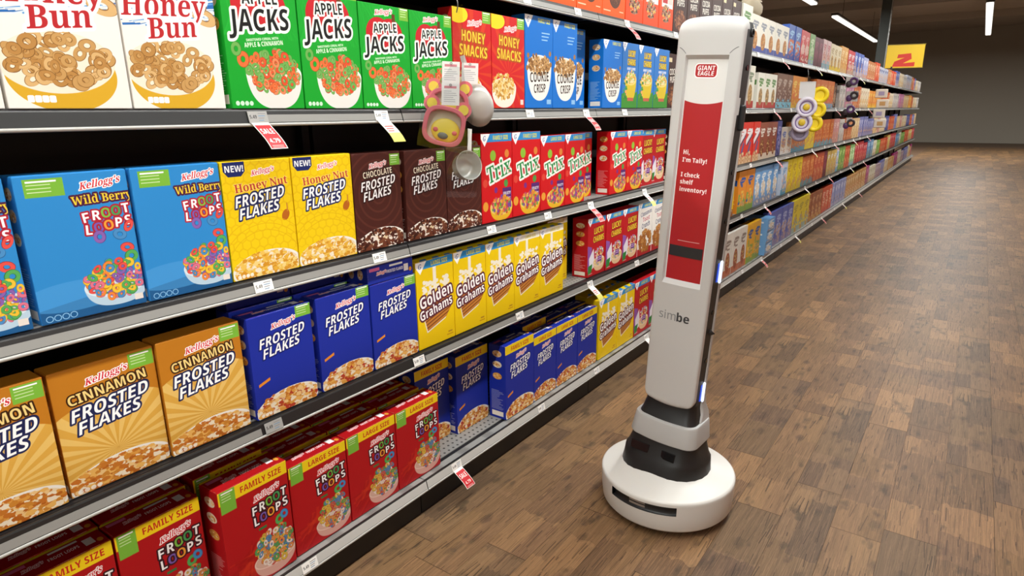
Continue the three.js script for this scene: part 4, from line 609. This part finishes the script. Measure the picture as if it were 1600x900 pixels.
{
  // strip with ring-shaped moulds, farther on
  const white = std(0xdcd4e0, 0.4), purple = std(0x7a6296, 0.45), yolk = std(0xd9b92e, 0.45), yellow = std(0xefd31c, 0.45), clear = film;
  stripBase(0.1, 1.66, -6.42, 0.5, 0.25, 'clear plastic strip carrying round lilac moulds past the robot');
  const hd = thing('header_card', 0.115, 1.54, -6.385, 'pale header card above the round lilac moulds', 'card'); hd.rotation.y = 0.25; mesh('card', box(0.13, 0.14, 0.002), card, hd); mesh('fold', box(0.13, 0.006, 0.008, 0, 0.07, 0), card, hd);
  [[0.125, 1.395, 'upper lilac ring mould with yellow centre'], [0.1, 1.262, 'lower lilac ring mould with yellow centre']].forEach(([x, y, lb]) => {
    const t = thing('ring_mould', x, y, -6.375, lb + ' on the strip past the robot', 'mould', 'lilac moulds'); t.rotation.y = 0.25;
    mesh('rim', new THREE.TorusGeometry(0.072, 0.017, 10, 28), white, t); mesh('band', new THREE.TorusGeometry(0.054, 0.006, 8, 28).translate(0, 0, 0.006), purple, t); mesh('dish', disc(0.05, 0.006, 0, 0, -0.004, 28), white, t); mesh('centre', new THREE.SphereGeometry(0.03, 16, 10).scale(1, 1, 0.4).translate(0, 0, 0.002), yolk, t);
  });
  const sh = thing('ring_mould', 0.08, 1.17, -6.42, 'grey lilac mould half hidden below the ring moulds', 'mould', 'lilac moulds'); sh.rotation.y = 0.25; mesh('rim', new THREE.TorusGeometry(0.06, 0.018, 10, 28), std(0x9a8fa6, 0.4), sh); mesh('dish', disc(0.05, 0.006, 0, 0, -0.004, 24), std(0x8a8096, 0.4), sh);
  for (const [x, y, lb] of [[0.2, 1.5, 'upper'], [0.19, 1.37, 'middle'], [0.175, 1.25, 'lower']]) { const t = thing('ring_mould', x, y, -6.52, `${lb} bright yellow ring mould behind the lilac ones`, 'mould', 'yellow moulds'); t.rotation.y = 0.25; mesh('rim', new THREE.TorusGeometry(0.055, 0.02, 10, 24), yellow, t); mesh('dish', disc(0.045, 0.006, 0, 0, 0, 24), yellow, t); }
  // third strip: white cards with dark violet gadgets
  stripBase(0.1, 1.83, -8.85, 0.75, 0.2, 'clear plastic strip with purple kitchen gadgets on white cards');
  const vi = std(0x5d3a72, 0.4), dk = std(0x3a3038, 0.45);
  [1.68, 1.52, 1.36, 1.2].forEach((y, i) => { const t = thing('gadget_card', 0.1 + (i % 2) * 0.02, y, -8.82 - i * 0.006, `${ORD[i]} purple kitchen gadget from the top of the far strip`, 'card', 'gadget cards'); t.rotation.y = 0.2; mesh('card', i < 2 ? box(0.13, 0.12, 0.002) : box(0.06, 0.05, 0.002, 0, 0.05, 0), card, t); mesh('gadget', new THREE.TorusGeometry(0.034, 0.014, 8, 20).translate(0.022, 0.012, 0.012), i % 2 ? dk : vi, t); mesh('gadget', new THREE.SphereGeometry(0.034, 16, 10).scale(1, 1.1, 0.35).translate(-0.028, -0.02, 0.012), i % 2 ? vi : dk, t); });
  stripBase(0.1, 1.75, -11.75, 0.7, 0.15, 'clear plastic strip with pale bags farthest down the aisle');
  [1.6, 1.45, 1.3, 1.15].forEach((y, i) => { const t = thing('pouch', 0.1 + (i % 2) * 0.03, y, -11.72 - i * 0.006, `${ORD[i]} pale bag from the top of the farthest strip`, 'bag', 'pale bags on the farthest strip'); t.rotation.y = 0.15; mesh('bag', new RoundedBoxGeometry(0.17, 0.13, 0.03, 3, 0.014), std(0xcfc6b8, 0.4), t); mesh('label', box(0.08, 0.06, 0.002, 0, 0, 0.0155), std(i % 2 ? 0xb8905a : 0x9a8fae, 0.5), t); });
}

// ------------------------------------------------------------------ hanging sign at the aisle end
{
  const t = thing('aisle_sign', 0.0, 2.12, -14.6, 'yellow sign with a red shape above the far cartons', 'sign');
  const c = cnv(128, 96), g = c.getContext('2d'); rect(g, '#d8b41c', 0, 0, 128, 96); poly(g, '#c02a1e', [[40, 40], [84, 36], [88, 60], [60, 78], [100, 74], [100, 92], [24, 92], [30, 70], [64, 54], [38, 56]]);
  const m = ctex(c), f = new THREE.MeshStandardMaterial({ map: m, roughness: 0.5 });
  mesh('panel', new THREE.BoxGeometry(0.62, 0.4, 0.02).translate(0.2, 0.24, 0), f, t); mesh('stand', box(0.03, 0.06, 0.03, 0.0, 0.03, 0), blackMetal, t); mesh('frame', merge([box(0.64, 0.012, 0.026, 0.2, 0.446, 0), box(0.64, 0.012, 0.026, 0.2, 0.034, 0)]), std(0x8f7a18, 0.5), t);
  t.rotation.y = 0.3; t.position.set(-0.12, SH.E + 0.29, -14.6);
}

// ------------------------------------------------------------------ the shelf-scanning robot
{
  const font = await new FontLoader().loadAsync('fonts/droid/droid_sans_bold.typeface.json'), fontR = await new FontLoader().loadAsync('fonts/droid/droid_sans_regular.typeface.json');
  const R = thing('inventory_robot', 0.68, 0, -1.985, 'tall white store robot with red panel on a round base', 'robot'); R.rotation.y = -4 * Math.PI / 180;
  const tilt = new THREE.Matrix4().makeTranslation(0, 0.25, 0).multiply(new THREE.Matrix4().makeRotationZ(-3.1 * Math.PI / 180)).multiply(new THREE.Matrix4().makeTranslation(0, -0.25, 0));
  const up = (name, g, m, parent = R) => mesh(name, g.applyMatrix4(tilt), m, parent);       // parts of the leaning mast
  const white = new THREE.MeshPhysicalMaterial({ color: 0xc9c9c7, roughness: 0.38, specularIntensity: 0.6 }), domeMat = new THREE.MeshPhysicalMaterial({ color: 0xd6d5d0, roughness: 0.35, specularIntensity: 0.6 });
  const silver = new THREE.MeshPhysicalMaterial({ color: 0xb4b4b2, roughness: 0.36, specularIntensity: 0.7 }), black = std(0x1b1c1d, 0.42), gloss = new THREE.MeshPhysicalMaterial({ color: 0x101112, roughness: 0.12 });
  const aOf = (y) => 0.0915 + 0.0085 * Math.min(1, Math.max(0, (y - 0.45) / 0.95));
  // generic grid builder: rows of points, skip(i, j) leaves a cell open
  function grid(rows, skip, close = false) {
    const n = rows[0].length, pos = [], idx = []; rows.forEach((r) => r.forEach((p) => pos.push(...p)));
    for (let i = 0; i + 1 < rows.length; i++) for (let j = 0; j + 1 < n + (close ? 1 : 0); j++) { if (skip && skip(i, j)) continue; const a = i * n + j, b = i * n + (j + 1) % n, c = a + n, d = b + n; idx.push(a, b, d, a, d, c); }
    const g = new THREE.BufferGeometry(); g.setAttribute('position', new THREE.Float32BufferAttribute(pos, 3)); g.setIndex(idx); g.computeVertexNormals();
    const uv = new Float32Array(pos.length / 3 * 2); g.setAttribute('uv', new THREE.BufferAttribute(uv, 2)); return g;
  }
  function rrect(a, z0, z1, r, bulge = 0) { // rounded rectangle ring, anticlockwise seen from above
    const o = [], q = [[a - r, z1 - r, 0], [-a + r, z1 - r, 1], [-a + r, z0 + r, 2], [a - r, z0 + r, 3]];
    for (const [cx, cz, k] of q) for (let i = 0; i <= 6; i++) { const t = (k + i / 6) * Math.PI / 2; o.push([cx + r * Math.cos(t), cz + r * Math.sin(t)]); if (i === 6 && k === 0) for (let s = 1; s < 6; s++) { const x = (a - r) * (1 - s / 3); o.push([x, z1 + bulge * (1 - (x / (a - r)) ** 2)]); } }
    return o;
  }
  function loft(secs) { // secs: [y, ring]
    const rows = secs.map(([y, r]) => r.map(([x, z]) => [x, y, z])), g = grid(rows, null, true), caps = [];
    for (const [k, flip] of [[0, 1], [secs.length - 1, 0]]) { const s = new THREE.Shape(secs[k][1].map((p) => new THREE.Vector2(p[0], p[1]))), c = new THREE.ShapeGeometry(s).rotateX(Math.PI / 2).translate(0, secs[k][0], 0); void flip; caps.push(c); }
    const fl = g.toNonIndexed(); fl.computeVertexNormals(); const sm = g.toNonIndexed(); return merge([sm, ...caps]);
  }
  // --- base: turned body with an open sensor slot in its side
  const N = 96, prof = [[0.2, 0.022], [0.218, 0.024], [0.2265, 0.034], [0.2305, 0.07], [0.2325, 0.094], [0.2335, 0.126], [0.2335, 0.134], [0.2315, 0.1395], [0.226, 0.143], [0.2, 0.149], [0.175, 0.156], [0.15, 0.165], [0.13, 0.174], [0.1, 0.18], [0.0, 0.182]];
  const ang = (j) => j / N * Math.PI * 2, inSlot = (j) => { let d = ((j + 0.5) / N * 360 - 4 + 540) % 360 - 180; return Math.abs(d) < 30; };
  const rows = prof.map(([r, y]) => Array.from({ length: N }, (_, j) => [r * Math.sin(ang(j)), y, r * Math.cos(ang(j))]));
  const baseG = grid(rows, (i, j) => i === 4 && inSlot(j), true); mesh('base', baseG, domeMat, R);
  { const js = []; for (let j = 0; j < N; j++) if (inSlot(j)) js.push(j); js.sort((a, b) => ((a + N / 2) % N) - ((b + N / 2) % N)); js.push((js[js.length - 1] + 1) % N);
    const arc = (r, y) => js.map((j) => [r * Math.sin(ang(j)), y, r * Math.cos(ang(j))]);
    const slot = mesh('sensor_slot', grid([arc(0.2325, 0.094), arc(0.22, 0.096), arc(0.22, 0.124), arc(0.2335, 0.126)]), black, R);
    const mid = js.slice(Math.floor(js.length * 0.3), Math.floor(js.length * 0.62)); const a2 = (r, y) => mid.map((j) => [r * Math.sin(ang(j)), y, r * Math.cos(ang(j))]);
    mesh('slot_reflection', grid([a2(0.2235, 0.1), a2(0.2235, 0.108)]), std(0x8f857c, 0.35), slot); mesh('slot_reflection', grid([a2(0.2235, 0.112), a2(0.2235, 0.12)]), std(0x8f857c, 0.35), slot); }  // pale strips paint reflections inside the dark slot
  mesh('undercarriage', new THREE.CylinderGeometry(0.196, 0.185, 0.012, 48).translate(0, 0.0165, 0), black, R);
  for (const [x, z] of [[-0.13, 0], [0.13, 0], [0, 0.14], [0, -0.14]]) mesh('wheel', new THREE.CylinderGeometry(0.0125, 0.0125, 0.022, 16).rotateZ(Math.PI / 2).translate(x, 0.0125, z), black, R);
  // --- skirt, collar, neck
  up('skirt', loft([[0.15, rrect(0.158, -0.13, 0.134, 0.128)], [0.178, rrect(0.153, -0.125, 0.128, 0.122)], [0.212, rrect(0.146, -0.116, 0.118, 0.1, 0.002)], [0.22, rrect(0.138, -0.108, 0.109, 0.088, 0.003)], [0.262, rrect(0.122, -0.09, 0.09, 0.06, 0.006)], [0.285, rrect(0.117, -0.085, 0.084, 0.045, 0.007)]]), black);
  for (const [x, w] of [[-0.06, 0.07], [0.045, 0.05]]) up('vent_panel', new RoundedBoxGeometry(w, 0.03, 0.006, 2, 0.002).rotateX(-0.28).translate(x, 0.243, 0.1), gloss);
  up('collar', loft([[0.279, rrect(0.1215, -0.09, 0.086, 0.045, 0.008)], [0.284, rrect(0.1235, -0.092, 0.089, 0.046, 0.008)], [0.318, rrect(0.119, -0.09, 0.083, 0.044, 0.008)], [0.347, rrect(0.115, -0.088, 0.077, 0.042, 0.008)], [0.352, rrect(0.112, -0.086, 0.074, 0.04, 0.008)]]), silver);
  up('neck', loft([[0.345, rrect(0.106, -0.07, 0.066, 0.038, 0.007)], [0.37, rrect(0.098, -0.064, 0.052, 0.034, 0.006)], [0.4, rrect(0.092, -0.06, 0.04, 0.03, 0.004)], [0.46, rrect(0.089, -0.05, 0.03, 0.02, 0.002)]]), black);
  // --- mast: black core and silver rear shell
  const ys = [0.35, 0.4, 0.5, 0.7, 0.9, 1.1, 1.3, 1.5, 1.58, 1.605, 1.618];
  up('core', loft([0.42, 0.6, 0.9, 1.2, 1.5, 1.6, 1.622].map((y) => [y, rrect(aOf(y) + 0.0005 - (y > 1.61 ? 0.008 : 0), -0.03, 0.035, 0.008)])), black);
  const backs = [[0.335, 0.018], [0.352, 0.0165], [0.375, 0.012], [0.41, 0.008], [0.46, 0.0052], [0.6, 0.0035], [0.9, 0.003], [1.2, 0.002], [1.5, 0.001], [1.59, -0.002], [1.612, -0.01]];
  up('rear_shell', loft(backs.map(([y, e]) => [y, rrect(aOf(y) + e, -0.04 + (y > 1.58 ? 0.006 : 0) - (y < 0.4 ? 0.035 : y < 0.44 ? 0.012 : 0), y < 0.36 ? 0.01 : y < 0.42 ? -0.012 : -0.015, y < 0.42 ? 0.012 : 0.01)])), silver); void ys;
  // --- white front shell with a recessed display window
  const Y0 = 0.418, Y1 = 1.632, zb = 0.014, zf = 0.058, rc = 0.028, k = 0.9, WX = 0.066, WB = 0.832, WT = 1.532;
  const yl = []; for (let i = 0; i <= 8; i++) yl.push(Y0 + rc * (1 - Math.cos(i / 8 * Math.PI / 2))); for (const y of [0.5, 0.6, 0.7, 0.78, WB, 0.9, 1.0, 1.1, 1.2, 1.3, 1.4, 1.47, WT, 1.56, 1.58]) yl.push(y); for (let i = 0; i <= 8; i++) yl.push(Y1 - 0.04 * (1 - Math.sin(i / 8 * Math.PI / 2)));
  const wi0 = yl.indexOf(WB), wi1 = yl.indexOf(WT);
  const sag = (x) => k * x * x;
  const row = (y) => {
    const db = y - Y0, dt = Y1 - y; let a = aOf(y), z = zf, m = 1;
    if (db < rc) { const q = rc - Math.sqrt(Math.max(0, rc * rc - (rc - db) ** 2)); a -= q * 0.9; } if (dt < rc) { const q = rc - Math.sqrt(Math.max(0, rc * rc - (rc - dt) ** 2)); a -= q * 0.9; }
    if (db < 0.012) z -= 0.012 - Math.sqrt(Math.max(0, 0.012 ** 2 - (0.012 - db) ** 2)); if (dt < 0.04) z -= 0.032 * (1 - Math.sqrt(Math.max(0, 1 - (1 - dt / 0.04) ** 2))); void m;
    const r = 0.009, o = [], bow = (x) => (db < 0.08 ? -0.014 * (1 - db / 0.08) * (1 - (x / 0.1) ** 2) : 0) + (dt < 0.06 ? 0.008 * (1 - dt / 0.06) * (1 - (x / 0.1) ** 2) : 0);
    const P2 = (x, zz) => o.push([x, y + bow(x), Math.max(zz, zb)]);
    P2(-a, zb); const e = z - sag(a - r); P2(-a, e - r); for (let i = 1; i <= 4; i++) { const t = i / 4 * Math.PI / 2; P2(-a + r - r * Math.cos(t), e - r + r * Math.sin(t)); }
    const L = -a + r; P2(L + (-WX - L) * 0.5, z - sag(L + (-WX - L) * 0.5)); for (let i = 0; i <= 10; i++) { const x = -WX + 2 * WX * i / 10; P2(x, z - sag(x)); } P2(-(L + (-WX - L) * 0.5), z - sag(L + (-WX - L) * 0.5));
    for (let i = 4; i >= 1; i--) { const t = i / 4 * Math.PI / 2; P2(a - r + r * Math.cos(t), e - r + r * Math.sin(t)); } P2(a, e - r); P2(a, zb); return o;
  };
  const shellRows = yl.map(row), j0 = 7, j1 = 17;
  const shell = up('front_shell', grid(shellRows, (i, j) => i >= wi0 && i < wi1 && j >= j0 && j < j1), white);
  const xs = Array.from({ length: 11 }, (_, i) => -WX + 2 * WX * i / 10), D = 0.012, arch = (x) => 0.006 * (1 - (x / WX) ** 2), curve = (y, d, s = 1) => xs.map((x) => [x * s, y, zf - sag(x) - d]);
  const reveal = merge([grid([curve(WB, 0), xs.map((x) => [x * 0.97, WB + 0.016, zf - sag(x) - D])]), grid([xs.map((x) => [x * 0.97, WT - 0.012 + arch(x) * 0, zf - sag(x) - D]), curve(WT, 0)]), ...[-1, 1].map((s) => grid([[[s * WX, WB, zf - sag(WX)], [s * WX, WT, zf - sag(WX)]], [[s * (WX - 0.004), WB, zf - sag(WX) - D], [s * (WX - 0.004), WT, zf - sag(WX) - D]]]))]);
  mesh('window_frame', reveal.applyMatrix4(tilt), white, shell);
  // printed display panel
  const pc = cnv(268, 1400), g = pc.getContext('2d'), py = (y) => (WT - y) / (WT - WB) * 1400;
  rect(g, '#e4e4e1', 0, 0, 268, 1400); g.fillStyle = '#b01f24'; g.beginPath(); g.moveTo(12, py(1.404)); g.quadraticCurveTo(134, py(1.386), 256, py(1.404)); g.lineTo(256, 1400); g.lineTo(12, 1400); g.fill();
  g.fillStyle = '#fff'; g.beginPath(); g.roundRect(58, py(1.507) - 6, 146, 84, 24); g.fill(); g.fillStyle = '#b3171e'; g.beginPath(); g.roundRect(64, py(1.507), 134, 72, 20); g.fill();
  txt(g, 'GIANT', 131, py(1.507) + 22, 36, { fill: '#fff', skew: 0.08, sx: 1.02 }); txt(g, 'EAGLE', 131, py(1.507) + 51, 34, { fill: '#fff', skew: 0.08, sx: 1.02 });
  [['Hi,', 1.252], ["I'm Tally!", 1.229], ['I check', 1.184], ['shelf', 1.162], ['inventory!', 1.139]].forEach(([s, y]) => txt(g, s, 40, py(y), 37, { fill: '#f6efec', align: 'left', sx: 1.02 }));
  rect(g, '#d9a8a6', 70, py(0.978), 150, 4);
  const panelG = new THREE.BufferGeometry(), pp = [], pu = [], pi = []; xs.forEach((x, i) => { for (const y of [WB + 0.004, WT - 0.004]) { pp.push(x * 0.985, y, zf - sag(x) - D + 0.0005); pu.push(i / 10, (y - WB) / (WT - WB)); } if (i < 10) { const a = i * 2; pi.push(a, a + 2, a + 3, a, a + 3, a + 1); } });
  panelG.setAttribute('position', new THREE.Float32BufferAttribute(pp, 3)); panelG.setAttribute('uv', new THREE.Float32BufferAttribute(pu, 2)); panelG.setIndex(pi); panelG.computeVertexNormals();
  up('display_panel', panelG, new THREE.MeshPhysicalMaterial({ map: ctex(pc), roughness: 0.35 }));
  up('gap_band', grid([xs.slice(1, 10).map((x) => [x * 1.06, 0.925, zf - sag(x) - D + 0.0015]), xs.slice(1, 10).map((x) => [x * 1.06, 0.96, zf - sag(x) - D + 0.0015])]), std(0x2b2c2d, 0.35));  // flat dark strip paints the shade of a recessed gap
  // maker's lettering, seams, screws
  const bend = (tg) => { const p = tg.attributes.position; for (let i = 0; i < p.count; i++) p.setZ(i, p.getZ(i) + zf - sag(p.getX(i)) + 0.0002); return tg; }, ink = std(0x3a3c3e, 0.5), inkThin = std(0x8a8c8e, 0.5);
  const T = (s, f, size, x, m) => { const tg = new TextGeometry(s, { font: f, size, depth: 0.0005, curveSegments: 4, bevelEnabled: false }).translate(x, 0.712, 0); up('lettering', bend(tg), m, shell); };
  T('sim', fontR, 0.029, -0.064, inkThin); T('be', font, 0.029, -0.002, ink);
  for (const s of [-1, 1]) {
    const c = new THREE.CatmullRomCurve3([[s * 0.066, 1.536, 0], [s * 0.076, 1.546, 0], [s * 0.088, 1.553, 0], [s * 0.0985, 1.555, 0]].map(([x, y]) => new THREE.Vector3(x, y, zf - sag(x) - (Math.abs(x) > 0.09 ? 0.0045 : 0.0004))));
    up('seam', new THREE.TubeGeometry(c, 10, 0.0011, 5), std(0x77797a, 0.6), shell); up('screw', disc(0.0028, 0.002, s * 0.058, 1.6165, zf - 0.0125, 12).rotateX(0), black, shell);
  }
  // side sensors, light strips, corner loop
  const led = new THREE.MeshStandardMaterial({ color: 0xe8f0ff, emissive: 0xd4e6ff, emissiveIntensity: 1.6, roughness: 0.3 }), ledB = new THREE.MeshStandardMaterial({ color: 0x1c3ca0, emissive: 0x2a5cff, emissiveIntensity: 0.7, roughness: 0.3 });
  for (const s of [-1, 1]) {
    for (const [y, L] of [[0.885, 0.062], [0.462, 0.06]]) { const l = up('light_strip', new THREE.CapsuleGeometry(0.0065, L, 4, 12).scale(0.7, 1, 1).translate(s * (aOf(y) + 0.0045), y, -0.012), led); mesh('glow_lens', new RoundedBoxGeometry(0.004, L, 0.012, 2, 0.0018).translate(s * (aOf(y) + 0.0008), y, 0.002).applyMatrix4(tilt), ledB, l); }
    up('side_sensor', new RoundedBoxGeometry(0.016, 0.075, 0.02, 2, 0.006).translate(s * (aOf(1.36) + 0.004), 1.36, -0.004), black);
    up('side_sensor', new THREE.ConeGeometry(0.014, 0.036, 4).rotateZ(-s * Math.PI / 2).scale(0.7, 1.2, 0.8).translate(s * (aOf(0.68) + 0.006), 0.68, -0.003), black);
    for (const y of [1.5, 1.2, 1.05, 0.75, 0.58]) up('camera_lens', new THREE.CylinderGeometry(0.008, 0.008, 0.005, 16).rotateZ(Math.PI / 2).translate(s * (aOf(y) + 0.0005), y, -0.002), gloss);
  }
  up('corner_loop', new THREE.TorusGeometry(0.009, 0.003, 8, 20).rotateY(Math.PI / 2).translate(0.102, 1.594, -0.006), black);
}

renderer.render(scene, camera);
